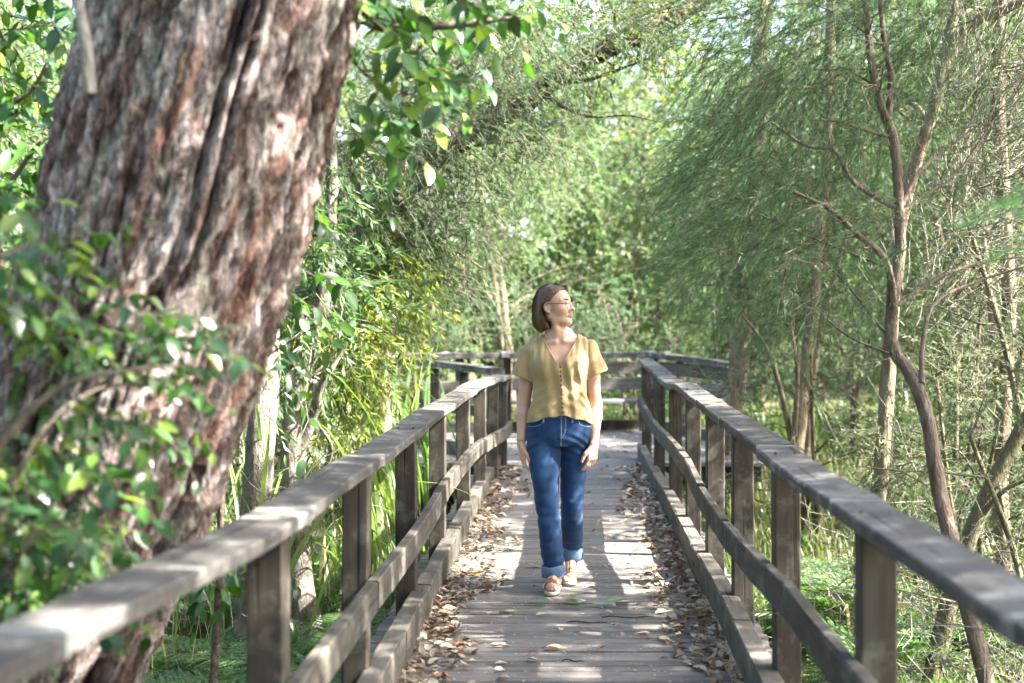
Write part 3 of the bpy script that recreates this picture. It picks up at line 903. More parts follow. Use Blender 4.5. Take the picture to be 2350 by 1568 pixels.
def tree(name, label, cat, stems, clumps, spec, bark, leafm, seed, group=None, limbs=True, bare=0, sides=16):
    """stems: (points, r0, r1); each clump of foliage is carried by a limb from the nearest lower stem"""
    rng = np.random.default_rng(seed)
    base = np.array(tuple(stems[0][0][0]), float)
    root = empty(name, base, label, cat, group)
    G = Geo(); allP = []
    for pts, r0, r1 in stems:
        pts = [np.array(tuple(p), float) - base for p in pts]
        k = max(14, int(np.linalg.norm(pts[-1] - pts[0]) * 9))
        P, R = wobbly_tube(G, pts, r0, r1, sides, min(k, 110), rng, .20)
        allP.append(np.column_stack([P, R]))
    A = np.concatenate(allP)
    if limbs:
        for c, r, bias, amt in clumps:
            c0 = np.asarray(c) - base
            dd = np.linalg.norm(A[:, :3] - c0, axis=1) + np.where(A[:, 2] > c0[2] + .05, 3.0, 0) + np.abs(A[:, 2] - c0[2] + .35 * np.linalg.norm(A[:, :2] - c0[:2], axis=1)) * .6
            i = int(np.argmin(dd)); a = A[i, :3]
            m = (a + c0) / 2 + rng.normal(0, .08, 3) + np.array([0, 0, .05])
            rr = min(A[i, 3] * .55, .022 + .010 * r) * spec.get("limb", 1.0)
            if np.linalg.norm(c0 - a) > 1.5 * r + .7: rr = min(rr, .008)
            P, R = wobbly_tube(G, [a, m, c0], rr, rr * .35, 6, 10, rng)
            # forks inside the clump
            for _ in range(4):
                e = c0 + nrm(rng.normal(size=3) + np.asarray(bias)) * r * .9
                wobbly_tube(G, [c0 + (a - c0) * .12, (c0 + e) / 2 + rng.normal(0, .04, 3), e], rr * .4, .003, 4, 7, rng)
    G.build("trunk", bark, root)
    if clumps:
        F, Tw = foliage(clumps, spec, seed + 1, base)
        tag(Tw.build("twigs", spec.get("twig_mat", M_twig), root), kind="stuff")
        F.build("crown", leafm, root)
    return root

def copy_tree(src, loc, rz, sc, label, group):
    r = src.copy(); col.objects.link(r)
    r.location = loc; r.rotation_euler = (0, 0, rz); r.scale = (sc[0], sc[0], sc[1])
    r["label"] = label; r["group"] = group
    for ch in list(src.children):
        c = ch.copy(); col.objects.link(c); c.parent = r
        c.matrix_parent_inverse = ch.matrix_parent_inverse.copy()
    return r

NEEDLE = dict(twigs=150, tl=.34, per=34, L=.042, W=.0055, ang=.55, pal="mid", droop=.25, tr=.004)
def spec(**k):
    d = dict(NEEDLE); d.update(k); return d
def clump_px(rows, bias, amt=1.0, vary=0):
    """rows: (px, py, depth, radius in m)"""
    if vary:
        g = np.random.default_rng(vary)
        return [(np.array(at(a, b, d)), r, tuple(np.array(bias) + g.normal(0, .32, 3)), amt * g.uniform(.5, 1.2)) for a, b, d, r in rows]
    return [(np.array(at(a, b, d)), r, bias, amt) for a, b, d, r in rows]
def sx(*p): return [at(*q) for q in p]

big_tree()

# --- the feathery tree on the right, its red-brown stem twisting up past the handrail
bottle = tree("feathery_tree", "slender red-brown twisting tree with feathery dark foliage right of the handrail", "tree", [
    (sx((2290, 1760, 6.3), (2262, 1568, 6.3), (2222, 1400, 6.3), (2185, 1250, 6.35), (2150, 1100, 6.4), (2128, 960, 6.4), (2095, 870, 6.45), (2050, 800, 6.5), (2048, 700, 6.5), (2066, 580, 6.5), (2062, 440, 6.5), (2052, 330, 6.5), (2036, 270, 6.5)), .039, .020),
    (sx((2036, 275, 6.5), (2012, 210, 6.5), (1996, 110, 6.5), (1985, 0, 6.5), (1960, -160, 6.5), (1950, -420, 6.5)), .020, .012),
    (sx((2036, 285, 6.5), (2046, 180, 6.5), (2030, 100, 6.5), (2020, -60, 6.5), (2050, -300, 6.5)), .017, .008),
    (sx((2050, 720, 6.5), (2046, 650, 6.45), (2028, 590, 6.4), (1975, 545, 6.4), (1905, 480, 6.4), (1820, 440, 6.4)), .020, .008),
    (sx((2062, 480, 6.5), (1960, 420, 6.5), (1915, 345, 6.5), (1850, 335, 6.5), (1770, 280, 6.5)), .014, .005),
    (sx((2045, 315, 6.5), (1990, 300, 6.45), (1930, 280, 6.4), (1860, 275, 6.4)), .010, .004),
    (sx((2070, 470, 6.5), (2105, 400, 6.55), (2160, 350, 6.6), (2240, 290, 6.6)), .012, .004),
    (sx((2070, 490, 6.5), (2150, 430, 6.6), (2210, 380, 6.6), (2290, 260, 6.6)), .010, .003),
    (sx((2060, 700, 6.5), (2150, 640, 6.6), (2260, 600, 6.7), (2350, 590, 6.8)), .011, .004),
    (sx((2115, 880, 6.42), (2118, 780, 6.5), (2150, 690, 6.6), (2260, 640, 6.7), (2360, 610, 6.7)), .013, .004)],
    clump_px([(1720, 40, 6.9, .42), (1860, 60, 6.6, .40), (1980, 40, 6.4, .36), (2080, 90, 6.5, .36), (2160, 30, 6.7, .38), (1780, 170, 6.9, .40), (1900, 190, 6.6, .34), (2010, 190, 6.3, .28),
              (1730, 190, 7.3, .36), (1680, 290, 7.6, .36), (1730, 360, 7.2, .36), (1800, 340, 6.9, .34), (1680, 450, 7.6, .36), (1740, 470, 7.2, .34), (1660, 560, 7.8, .30),
              (1880, 420, 6.6, .30), (1800, 470, 6.8, .34), (1950, 500, 6.4, .30), (2060, 520, 6.2, .26), (1890, 560, 6.6, .32), (1780, 580, 6.9, .34), (1840, 670, 7.4, .26),
              (1900, -120, 6.7, .5), (1700, -120, 6.9, .5), (2100, -160, 6.6, .5), (1720, 90, 7.4, .3)],
             (-.75, -.05, -.38), 1.0, 7),
    spec(twigs=330, tl=.34, per=44, L=.040, W=.0034, ang=.55, pal="feather", limb=.45, droop=.35, tr=.0016), B_red, M_needle, 101)
tree("twiggy_shrub", "grey-green wispy shrub with fine bare twigs behind the feathery tree", "shrub", [
    (sx((2400, 1560, 8.0), (2380, 1200, 8.0), (2330, 900, 8.0), (2280, 700, 8.0), (2210, 480, 8.0)), .03, .01),
    (sx((2330, 900, 8.0), (2380, 600, 8.0), (2360, 300, 8.0)), .02, .006)],
    clump_px([(2200, 330, 7.4, .34), (2290, 240, 7.5, .36), (2250, 420, 7.4, .36), (2180, 520, 7.5, .30), (2320, 360, 7.6, .36), (2300, 500, 7.8, .34), (2230, 140, 7.8, .36), (2340, 100, 7.9, .4), (2240, 620, 8.0, .3), (2150, 700, 8.2, .3), (2320, 680, 8.2, .34)],
             (.55, 0, .45), 1.0),
    spec(twigs=420, tl=.40, per=14, L=.035, W=.004, ang=.5, pal="grey", droop=-.05, tr=.0035, twig_mat=M_pale_twig), B_moss, M_needle, 103)

# --- trunks on the right
tree("paperbark", "pale flaky paperbark trunk rising close behind the red-brown twisting stem", "tree", [
    (sx((1960, 1640, 8.9), (1985, 1480, 8.9), (2000, 1250, 8.9), (2025, 1050, 8.8), (2038, 850, 8.8), (2052, 640, 8.8), (2080, 450, 8.8), (2150, 220, 8.7), (2185, 40, 8.7), (2200, -200, 8.7), (2210, -700, 8.7)), .056, .026),
    (sx((2168, 130, 8.7), (2240, 50, 8.6), (2320, 15, 8.5), (2450, -40, 8.4)), .040, .02)],
    clump_px([(2130, 130, 9.2, .4), (2250, 20, 9.2, .5), (2050, 250, 9.4, .4), (2330, 160, 9.0, .45), (2120, -250, 9, .9), (2350, -200, 9, .9), (2000, -350, 9.4, .9)], (0, 0, -.1), 1.0),
    spec(twigs=300, pal="mid", L=.05, W=.006), B_paper, M_needle, 105)
tree("paperbark", "pair of leaning paperbark stems with dark forks halfway along the right railing", "tree", [
    (sx((1815, 1330, 12.5), (1825, 1080, 12.4), (1845, 880, 12.4), (1868, 700, 12.4), (1878, 560, 12.4), (1900, 300, 12.4), (1910, -100, 12.4)), .066, .040),
    (sx((1845, 1300, 12.8), (1850, 1000, 12.7), (1875, 800, 12.6), (1915, 640, 12.6), (1960, 480, 12.6)), .05, .02),
    (sx((1825, 1060, 12.3), (1800, 930, 12.2), (1760, 800, 12.2), (1700, 720, 12.2)), .032, .010),
    (sx((1822, 1000, 12.2), (1830, 860, 12.1), (1815, 740, 12.1)), .026, .01)],
    clump_px([(1800, 640, 12.5, .5), (1900, 600, 12.6, .6), (1960, 480, 12.6, .6), (1720, 700, 12.4, .3), (1850, 420, 12.6, .7), (1990, 330, 12.6, .8), (1860, 200, 12.6, .9), (2050, 150, 12.8, .9), (1900, 0, 12.6, 1.0)], (-.1, 0, -.25), 1.0),
    spec(twigs=230, pal="mid", L=.055, W=.007, tl=.4), B_paper, M_needle, 107)
tree("paperbark", "straight pale paperbark trunk by the right edge beyond the mossy leaning limb", "tree", [
    (sx((2330, 1640, 9.2), (2318, 1450, 9.2), (2296, 1150, 9.2), (2305, 900, 9.2), (2316, 700, 9.2), (2305, 480, 9.2), (2290, 200, 9.2), (2300, -300, 9.2)), .055, .040),
    (sx((2300, 960, 9.2), (2280, 780, 9.2), (2268, 620, 9.3), (2250, 500, 9.4)), .03, .012)],
    clump_px([(2280, 480, 9.6, .4), (2350, 380, 9.6, .5), (2250, 260, 9.8, .5), (2340, 100, 9.6, .6), (2400, 600, 9.6, .5), (2220, 560, 10, .35)], (0, 0, -.2), 1.0),
    spec(twigs=260, pal="grey", L=.045, W=.006), B_paper, M_needle, 109)
tree("leaning_limb", "mossy dark limb leaning out to the right edge below the handrail", "tree", [
    (sx((2120, 1700, 7.6), (2140, 1540, 7.6), (2175, 1400, 7.6), (2225, 1230, 7.6), (2290, 1090, 7.6), (2350, 975, 7.6), (2450, 820, 7.6)), .055, .036),
    (sx((2240, 1200, 7.6), (2300, 1130, 7.5), (2380, 1090, 7.4)), .018, .006)],
    [], NEEDLE, B_moss, M_needle, 111)
tree("paperbark", "pale paperbark trunk lit on one side at the far end of the right railing", "tree", [
    (sx((1660, 1240, 15.4), (1672, 1060, 15.4), (1682, 940, 15.4), (1697, 830, 15.4), (1715, 640, 15.4), (1740, 300, 15.4), (1750, -100, 15.4)), .125, .08),
    (sx((1712, 660, 15.4), (1660, 520, 15.4), (1600, 420, 15.4)), .05, .02)],
    clump_px([(1660, 640, 15.2, .6), (1740, 660, 15.0, .5), (1660, 560, 15.6, .6), (1800, 560, 15.4, .8), (1640, 440, 15.6, .6), (1740, 380, 15.4, .8), (1860, 400, 15.4, .9), (1660, 240, 15.8, .7), (1800, 180, 15.4, 1.0)], (-.25, -.1, -.45), 1.0),
    spec(twigs=230, pal="feather", L=.065, W=.0085, tl=.45, ang=.45), B_paper, M_needle, 113)

# --- left side behind the railing
tree("rough_tree", "sunlit blotchy trunk between the first two left posts with a flared foot", "tree", [
    (sx((735, 1560, 9.0), (706, 1440, 9.0), (684, 1280, 9.0), (672, 1080, 9.0), (672, 950, 9.0), (700, 840, 9.1), (740, 700, 9.2), (760, 500, 9.3), (760, 250, 9.3)), .098, .03),
    (sx((676, 1060, 9.0), (715, 960, 9.0), (735, 890, 8.9), (790, 800, 8.9)), .045, .012),
    (sx((690, 1150, 9.0), (760, 1040, 8.8), (720, 960, 8.7)), .02, .008),
    (sx((735, 1560, 9.0), (780, 1600, 8.8), (820, 1640, 8.7)), .07, .02)],
    clump_px([(760, 640, 9.4, .4), (800, 740, 9.2, .35), (720, 860, 9.3, .3), (700, 560, 9.5, .4), (780, 420, 9.5, .45), (640, 700, 9.6, .4)], (.15, 0, -.3), 1.0),
    spec(twigs=180, pal="mid", L=.075, W=.02, per=18, tl=.3), B_pale, M_lance, 121)
tree("rough_tree", "dark-sided rough trunk just right of the massive tree behind the left handrail", "tree", [
    (sx((570, 1600, 8.2), (580, 1400, 8.2), (588, 1160, 8.2), (600, 1000, 8.2), (616, 860, 8.3), (620, 600, 8.4), (640, 300, 8.5)), .105, .05)],
    clump_px([(640, 800, 8.6, .3), (660, 660, 8.6, .35), (640, 480, 8.8, .5)], (.1, 0, -.3), 1.0),
    spec(twigs=180, pal="mid", L=.075, W=.02, per=18), B_pale, M_lance, 123)
vinetree = tree("needle_tree", "grey-stemmed needle-leaved tree whose trunk is hung with yellow vine behind the reeds", "tree", [
    (sx((850, 1330, 10.8), (858, 1120, 10.8), (876, 950, 10.8), (872, 800, 10.8), (880, 650, 10.8), (905, 500, 10.8), (925, 330, 10.8), (940, 100, 10.8)), .085, .04),
    (sx((885, 620, 10.8), (840, 480, 10.5), (800, 380, 10.3), (760, 300, 10.2)), .04, .012),
    (sx((905, 500, 10.8), (970, 420, 10.6), (1050, 350, 10.4), (1120, 330, 10.3)), .035, .01)],
    clump_px([(800, 320, 10.2, .38), (880, 360, 10.2, .38), (960, 330, 10.0, .36), (1040, 330, 10.0, .36), (1110, 400, 10.2, .34), (860, 460, 10.0, .36), (950, 450, 10.0, .36), (1040, 470, 10.2, .36), (800, 560, 10.2, .34), (900, 560, 10.2, .32), (990, 560, 10.4, .34), (1070, 570, 10.6, .3), (840, 240, 10.4, .4), (960, 200, 10.4, .4), (1080, 210, 10.3, .38), (1170, 150, 10.2, .36), (1230, 260, 10.4, .3), (1130, 280, 10.2, .32), (1200, 60, 10.0, .4), (1120, 60, 10.0, .4), (1210, 340, 10.2, .26), (1290, 320, 10.3, .22), (1190, 200, 10.3, .26), (1440, 60, 10.4, .26), (1360, 30, 10.4, .26), (1540, 10, 10.5, .26), (1000, 60, 10.2, .45), (1290, 130, 10.3, .26), (760, 430, 10.4, .34), (1030, 640, 10.8, .28), (760, 650, 10.4, .3)], (.30, -.1, -.45), 1.0),
    spec(twigs=480, tl=.30, per=22, L=.048, W=.006, ang=.6, pal="mid", droop=.2, tr=.0035, twig_mat=M_pale_twig), B_paper, M_needle, 125)
tree("leaning_tree", "dark heavy bough slanting up across the gap above the woman", "tree", [
    (sx((560, 1500, 11.8), (620, 1100, 11.8), (760, 620, 11.6), (900, 430, 11.5), (1010, 345, 11.4), (1085, 296, 11.4), (1180, 252, 11.3), (1280, 180, 11.2), (1400, 108, 11.1), (1500, 68, 11.0), (1600, 5, 11.0), (1760, -120, 11.0), (1900, -400, 11)), .115, .055),
    (sx((1280, 188, 11.2), (1345, 185, 11.1), (1420, 160, 11.0), (1500, 130, 11.0)), .022, .006),
    (sx((1240, 212, 11.2), (1300, 250, 11.1), (1360, 268, 11.0), (1440, 265, 11.0), (1510, 280, 11.0)), .016, .004),
    (sx((1300, 172, 11.2), (1330, 100, 11.1), (1300, 20, 11.1)), .018, .006),
    (sx((1400, 116, 11.1), (1410, 40, 11.0), (1380, -40, 11.0)), .016, .006),
    (sx((1180, 245, 11.3), (1130, 180, 11.2), (1090, 90, 11.2)), .016, .005)],
    clump_px([(1330, 60, 11.1, .30), (1430, 30, 11.0, .30), (1520, 20, 11.0, .30), (1360, 150, 11.0, .26), (1450, 130, 11.0, .26), (1540, 90, 11.0, .25), (1300, -40, 11, .4), (1480, -80, 11, .5)], (.2, 0, -.2), 1.0),
    spec(twigs=330, tl=.34, per=8, L=.055, W=.02, ang=.8, pal="gold", tr=.006, twig_mat=M_pale_twig), B_dark, M_lance, 127)

# the yellow-green vine on the grey stem
def vine():
    base = np.array(at(845, 1320, 10.6))
    r = empty("vine", base, "sunlit yellow-green vine cascading in curtains over the needle-leaved tree's stem", "vine")
    rng = np.random.default_rng(31)
    rows = [(890, 520, 10.2, .26), (930, 560, 10.2, .26), (860, 600, 10.1, .28), (920, 640, 10.1, .26), (800, 660, 9.9, .28), (870, 690, 10.0, .28), (760, 740, 9.8, .28), (830, 770, 9.8, .28), (900, 730, 10.0, .22), (720, 810, 9.7, .24), (790, 850, 9.6, .26), (860, 860, 9.8, .24), (740, 900, 9.6, .22), (800, 960, 9.4, .2), (740, 1000, 9.2, .16), (690, 760, 9.8, .22)]
    F, Tw = foliage([(c, rr, (.25, -.1, -.75), 1.0) for c, rr, _, _ in clump_px(rows, 0)], spec(twigs=520, tl=.26, per=10, L=.075, W=.017, ang=.6, pal="vine", droop=.5, tr=.0025), 32, base)
    for i in range(9):
        a = at(rng.uniform(720, 930), rng.uniform(480, 700), rng.uniform(9.7, 10.4)); b = at(rng.uniform(700, 880), rng.uniform(1000, 1250), rng.uniform(9.4, 10.2))
        V, Q = tubes(resample(np.array([a, (a + b) / 2 + Vector(rng.normal(0, .1, 3)), b]) - base, 14), np.full(14, .005), 4); Tw.add(V, [Q])
    V, Q = tubes(resample(np.array([tuple(base), tuple(at(860, 1000, 10.5)), tuple(at(880, 700, 10.4)), tuple(at(900, 520, 10.4))]) - base, 20), np.full(20, .012), 5); Tw.add(V, [Q])
    Tw.build("stem", M_twig, r); F.build("foliage", M_lance, r)
vine()

# --- trees and bushes beyond the far fence: a few built, then set out again turned and scaled
def proto_tree(name, label, h, rad, n, sp, bark, leafm, seed, low=.25, loc=(0, 60, GZ)):
    rng = np.random.default_rng(seed)
    L = Vector(loc)
    stems = []
    for k in range(rng.integers(2, 4)):
        a = rng.uniform(0, 6.28); s = rad * .35
        e = L + Vector((math.cos(a) * s, math.sin(a) * s, h * rng.uniform(.75, .95)))
        m = L + Vector((math.cos(a) * s * .3 + rng.normal(0, .1), math.sin(a) * s * .3, h * .4))
        stems.append(([L - Vector((0, 0, .2)), m, e], .018 * h * rng.uniform(.6, 1), .012))
    cl = []
    for k in range(n):
        u = rng.random(); z = h * (low + (1 - low) * u)
        rr = rad * (math.sin(math.pi * min(.98, .22 + .76 * u)) ** .7) * rng.random() ** .5
        a = rng.uniform(0, 6.28)
        cl.append((np.array([L.x + math.cos(a) * rr, L.y + math.sin(a) * rr, L.z + z]), rng.uniform(.30, .52) * rad * .55, (0, 0, -.15), 1.0))
    return tree(name, label, "tree", stems, cl, sp, bark, leafm, seed, "trees beyond the far fence", sides=8)

GB = "trees beyond the far fence"
pA = proto_tree("melaleuca", "tall fresh green bushy tree straight behind the woman beyond the fence", 6.6, 2.3, 40, spec(twigs=110, tl=.55, per=26, L=.085, W=.016, pal="fresh", tr=.008), B_paper, M_needle, 201, .22, (-.9, 23.0, GZ))
pB = proto_tree("melaleuca", "dense darker green tree beyond the right end of the far fence", 6.2, 2.4, 38, spec(twigs=110, tl=.55, per=26, L=.09, W=.018, pal="fresh", tr=.008), B_red, M_needle, 203, .18, (2.7, 24.5, GZ))
pC = proto_tree("broadleaf_tree", "broad-leaved sunny tree filling the middle distance left of the woman", 6.0, 2.2, 34, spec(twigs=75, tl=.5, per=16, L=.13, W=.05, ang=.8, pal="sun", tr=.008), B_dark, M_lance, 205, .15, (-4.4, 25.5, GZ))
pD = proto_tree("broadleaf_tree", "glossy deep green broad-leaved tree above the far fence's bend", 6.4, 2.3, 36, spec(twigs=75, tl=.5, per=16, L=.12, W=.05, ang=.8, pal="deep", tr=.008), B_dark, M_lance, 207, .15, (4.6, 26.0, GZ))
pE = proto_tree("needle_bush", "low blue-green needle bush just behind the far fence boards", 2.6, 1.35, 22, spec(twigs=130, tl=.40, per=30, L=.06, W=.010, pal="blue", tr=.006), B_red, M_needle, 209, .08, (.9, 20.6, GZ))
pF = proto_tree("scrub_bush", "thin grey-green twiggy scrub beside the second right post", 1.9, 1.0, 20, spec(twigs=240, tl=.34, per=34, L=.036, W=.0075, ang=.6, pal="grey", droop=.0, tr=.0020, twig_mat=M_pale_twig), B_moss, M_needle, 211, .05, (2.35, 7.2, GZ))
PLACES = [
    (pA, -2.9, 22.0, 2.1, .95, .9, "fresh green bushy tree second to the left of the woman beyond the fence"),
    (pA, 1.1, 26.5, 4.0, 1.1, 1.2, "tall airy tree with twisted stems over the woman's right-hand shoulder"),
    (pB, -6.5, 23.5, 1.2, 1.0, 1.1, "dark bushy tree beyond the reeds at the left end of the far fence"),
    (pB, 5.7, 21.0, 3.3, 1.0, 1.0, "dark bushy tree behind the trunk at the end of the right railing"),
    (pA, 7.8, 19.0, .7, .9, .95, "pale green tree in the sun far behind the feathery tree"),
    (pB, 6.3, 15.6, 5.2, .8, .85, "bushy green tree between the paperbark trunks on the right"),
    (pC, -8.6, 27.0, 2.6, 1.1, 1.15, "yellow-green broad-leaved tree far off left of the vine"),
    (pD, -1.6, 29.5, 1.9, 1.15, 1.2, "dark broad-leaved tree far back above the slanting bough"),
    (pC, 1.8, 31.0, .4, 1.15, 1.2, "sunlit yellow-green tree far back above the woman's head"),
    (pC, 7.4, 28.5, 3.8, 1.1, 1.15, "yellow-green tree far back right of the bright gap"),
    (pA, -5.6, 18.4, 3.6, .85, .85, "fresh green tree standing behind the vine-hung stem"),
    (pB, -7.3, 15.4, .9, .9, 1.0, "dark tree behind the blotchy trunk on the left"),
    (pC, -5.2, 13.2, 5.0, .75, .8, "yellow-green tree seen through the left posts"),
    (pD, -8.0, 11.0, 4.1, .9, 1.0, "deep green tree at the left edge behind the massive trunk"),
    (pA, -5.3, 9.3, 2.2, .75, .9, "fresh green tree in the sun left of the massive trunk"),
    (pA, 9.6, 14.0, 1.0, 1.0, 1.0, "pale tree far right behind the straight paperbark"),
    (pC, 10.8, 20.5, 2.0, 1.05, 1.1, "sunny broad-leaved tree at the far right edge"),
    (pE, -.6, 20.4, 1.0, 1.0, .9, "blue-green bush behind the fence to the woman's left shoulder"),
    (pE, 2.3, 20.9, 2.0, 1.1, 1.0, "blue-green bush behind the fence where the right railing ends"),
    (pE, -2.4, 20.2, 3.0, 1.0, .85, "blue-green bush behind the reeds at the far fence"),
    (pE, 3.9, 19.6, 4.0, 1.0, .9, "blue-green bush beyond the bend of the far fence"),
    (pE, 4.9, 14.0, 5.0, .8, .75, "low bush between the right railing and the paperbark pair"),
    (pE, 3.1, 11.3, 1.5, .55, .50, "small needle bush pushing up beside the right handrail"),
    (pE, 4.6, 10.6, 2.6, .6, .55, "small pale bush behind the flaky paperbark"),
    (pE, -4.3, 21.4, 5.8, 1.1, 1.0, "blue-green bush left of the far fence"),
    (pE, -3.3, 12.6, .6, .6, .55, "low bush behind the reeds on the left"),
    (pA, -3.9, 27.0, 1.4, 1.2, 1.3, "fresh green tree far off above the branching railing"),
    (pC, -.3, 26.5, 5.2, 1.0, 1.25, "sunny broad-leaved tree directly above the woman's head in the distance"),
    (pA, 3.9, 29.5, 2.5, 1.25, 1.4, "pale green tree far back behind the bright gap"),
    (pA, 6.6, 24.0, 5.5, 1.1, 1.25, "light green tree beyond the feathery mass"),
    (pC, 9.2, 24.5, 1.9, 1.1, 1.2, "sunny green tree far beyond the paperbark pair"),
    (pA, 5.2, 18.4, 2.6, .75, .95, "green bushy tree behind the far end of the right railing"),
    (pA, 7.2, 13.2, 3.7, .85, 1.0, "light green tree right of the straight paperbark"),
    (pB, 8.6, 17.2, 1.7, 1.0, 1.1, "bushy tree in the right distance behind the twigs"),
    (pF, 3.3, 8.2, 1.0, 1.0, .95, "thin grey-green scrub between the red-brown stem and the flaky trunk"),
    (pF, 2.6, 9.0, 2.4, .9, .9, "thin grey-green scrub left of the flaky trunk"),
    (pF, 3.9, 10.2, 3.9, 1.2, 1.15, "tangled pale scrub behind the flaky trunk"),
    (pF, 3.0, 11.2, 5.1, 1.1, 1.1, "tangled pale scrub in front of the paperbark pair"),
    (pF, 4.6, 12.2, .8, 1.3, 1.3, "tall pale scrub between the paperbark pair and the straight trunk"),
    (pF, 3.0, 6.6, 4.4, .8, .7, "low thin scrub beside the foot of the red-brown stem"),
    (pF, 2.2, 12.6, 2.0, 1.1, 1.0, "pale scrub close outside the far right posts"),
    (pF, 5.4, 9.6, 3.1, 1.2, 1.2, "pale scrub at the right edge behind the mossy limb"),
    (pF, -3.0, 11.4, 1.7, 1.2, 1.3, "pale twiggy scrub behind the vine-hung stem"),
    (pF, -2.7, 9.0, 2.9, 1.0, 1.2, "pale twiggy scrub between the blotchy trunk and the reeds"),
    (pA, 5.4, 12.8, 3.0, .62, .62, "small light green tree between the two pale trunks on the right"),
    (pE, 3.4, 8.9, .4, .5, .42, "low scrubby bush under the flaky paperbark"),
    (pE, 2.5, 9.6, 3.4, .45, .40, "low scrubby bush against the right posts"),
    (pE, 4.1, 12.4, 3.9, .7, .5, "grey-green scrub at the foot of the paperbark pair"),
    (pE, 5.6, 11.6, 1.9, .8, .6, "grey-green scrub at the foot of the straight paperbark"),
    (pB, -4.6, 6.4, 1.1, .8, .95, "dense dark tree added close behind the massive trunk to block sky light"),  # from here down: trees added to block sky light from left and behind
    (pD, -4.4, 3.2, 2.0, .85, 1.0, "unseen glossy tree added close on the left of the massive trunk to block sky light"),
    (pB, -4.8, .2, .4, 1.0, 1.0, "unseen dense tree added left of the very near end of the walkway to block sky light"),
    (pD, -3.6, -3.2, 4.4, 1.1, 1.1, "unseen dense tree added before the start of the left railing to block sky light"),
    (pB, -.5, -5.6, 3.1, 1.1, 1.2, "unseen dense tree added before the start of the walkway to block sky light"),
    (pD, 3.4, -4.8, 5.3, 1.1, 1.1, "unseen dense tree added before the start of the right railing to block sky light"),
    (pB, 6.4, -2.0, 2.2, 1.1, 1.2, "unseen dense tree added well right of the near end of the right railing to block sky light"),
    (pD, -7.4, 4.6, 5.9, 1.2, 1.3, "unseen big dark tree added further left of the massive trunk to block sky light"),
    (pB, -7.6, -1.4, 2.9, 1.3, 1.4, "unseen big dark tree added far left of the start of the left railing to block sky light"),
]
for src, x, y, rz, s1, s2, lab in PLACES:
    copy_tree(src, (x, y, float(ground_z(np.array(x), np.array(y)))), rz, (s1, s2), lab, GB)

def far_woods():
    rng = np.random.default_rng(77)
    cl = []
    for k in range(520):
        x = rng.uniform(-22, 24); y = rng.uniform(33, 44)
        z = GZ + 17 * rng.random() ** 1.0
        cl.append((np.array([x, y, z]), rng.uniform(.8, 1.7), (0, 0, -.1), 1.0))
    F = Geo()
    for pal, part in (("fresh", cl[::3]), ("mid", cl[1::3]), ("sun", cl[2::3])):
        g, tw = foliage(part, spec(twigs=16, tl=.9, per=17, L=.26, W=.10, ang=.8, pal=pal, tr=.012), int(rng.integers(999)), np.zeros(3))
        for v, c in zip(g.V, g.C): pass
        F.add(np.concatenate(g.V), g.F if len(g.F) == 1 else g_faces(g), np.concatenate(g.C))
    o = F.build("far_woods", M_lance)
    tag(o, kind="stuff")
def g_faces(g): return g.F
far_woods()

# --- the tall trees outside the picture, crowns shaped to shade the walkway and leave sun patches
def shade_trees():
    GS = "tall trees shading the walkway"
    s = Vector(SUN)
    def over(x, y, z, t): return np.array(Vector((x, y, z)) + s * t)
    rng = np.random.default_rng(55)
    info = [("unseen tall shade tree right of the near end of the walkway", (7.6, 3.0, GZ), -9, 5.6), ("unseen tall shade tree right of the walkway level with the woman", (7.8, 6.6, GZ), 5.6, 9), ("unseen tall shade tree right of the walkway beyond the woman", (8.2, 11.8, GZ), 9, 99)]
    for i, (lab, base, ya, yb) in enumerate(info):
        cl = []
        for y in np.arange(.4, 19.6, .62):
            for x in np.arange(-4.2, 1.9, .66):
                if not ya <= y < yb: continue
                a = 1.0
                if 7.80 < y < 10.75 and (y > 8.42 or x > -.25): continue
                if 6.1 < y < 6.9: a = .7
                if 10.2 < y < 13.6 and x < -.55: continue
                if y > 5.8 and x < -1.75: continue
                if y < 3.3 and x < -.9: a = .55
                if math.hypot(x + 1.33, y - 4.1) < .45: continue
                if x < -1.6 and y > 5.2: continue
                if 7.5 < y < 8.45 and x < -.2: a = 1.5
                if x < -1.6: a = .75
                if y > 14.4: a = .62
                if y > 15 and math.sin(y * 3.1 + x) > .55: continue
                cl.append((over(x + rng.normal(0, .06), y + rng.normal(0, .06), .5, 8.6 + rng.uniform(-.8, .8)), .46, (0, 0, -.1), a))
        b = Vector(base)
        top = np.mean([c[0] for c in cl], axis=0)
        tree("shade_tree", lab, "tree", [([b, b + Vector((0, .1, 3)), Vector(top) + Vector((.3, 0, 1.4))], .16, .06)], cl,
             spec(twigs=190, tl=.26, per=17, L=.12, W=.05, ang=.8, pal="deep", tr=.006), B_dark, M_lance, 300 + i, GS, sides=10)
shade_trees()

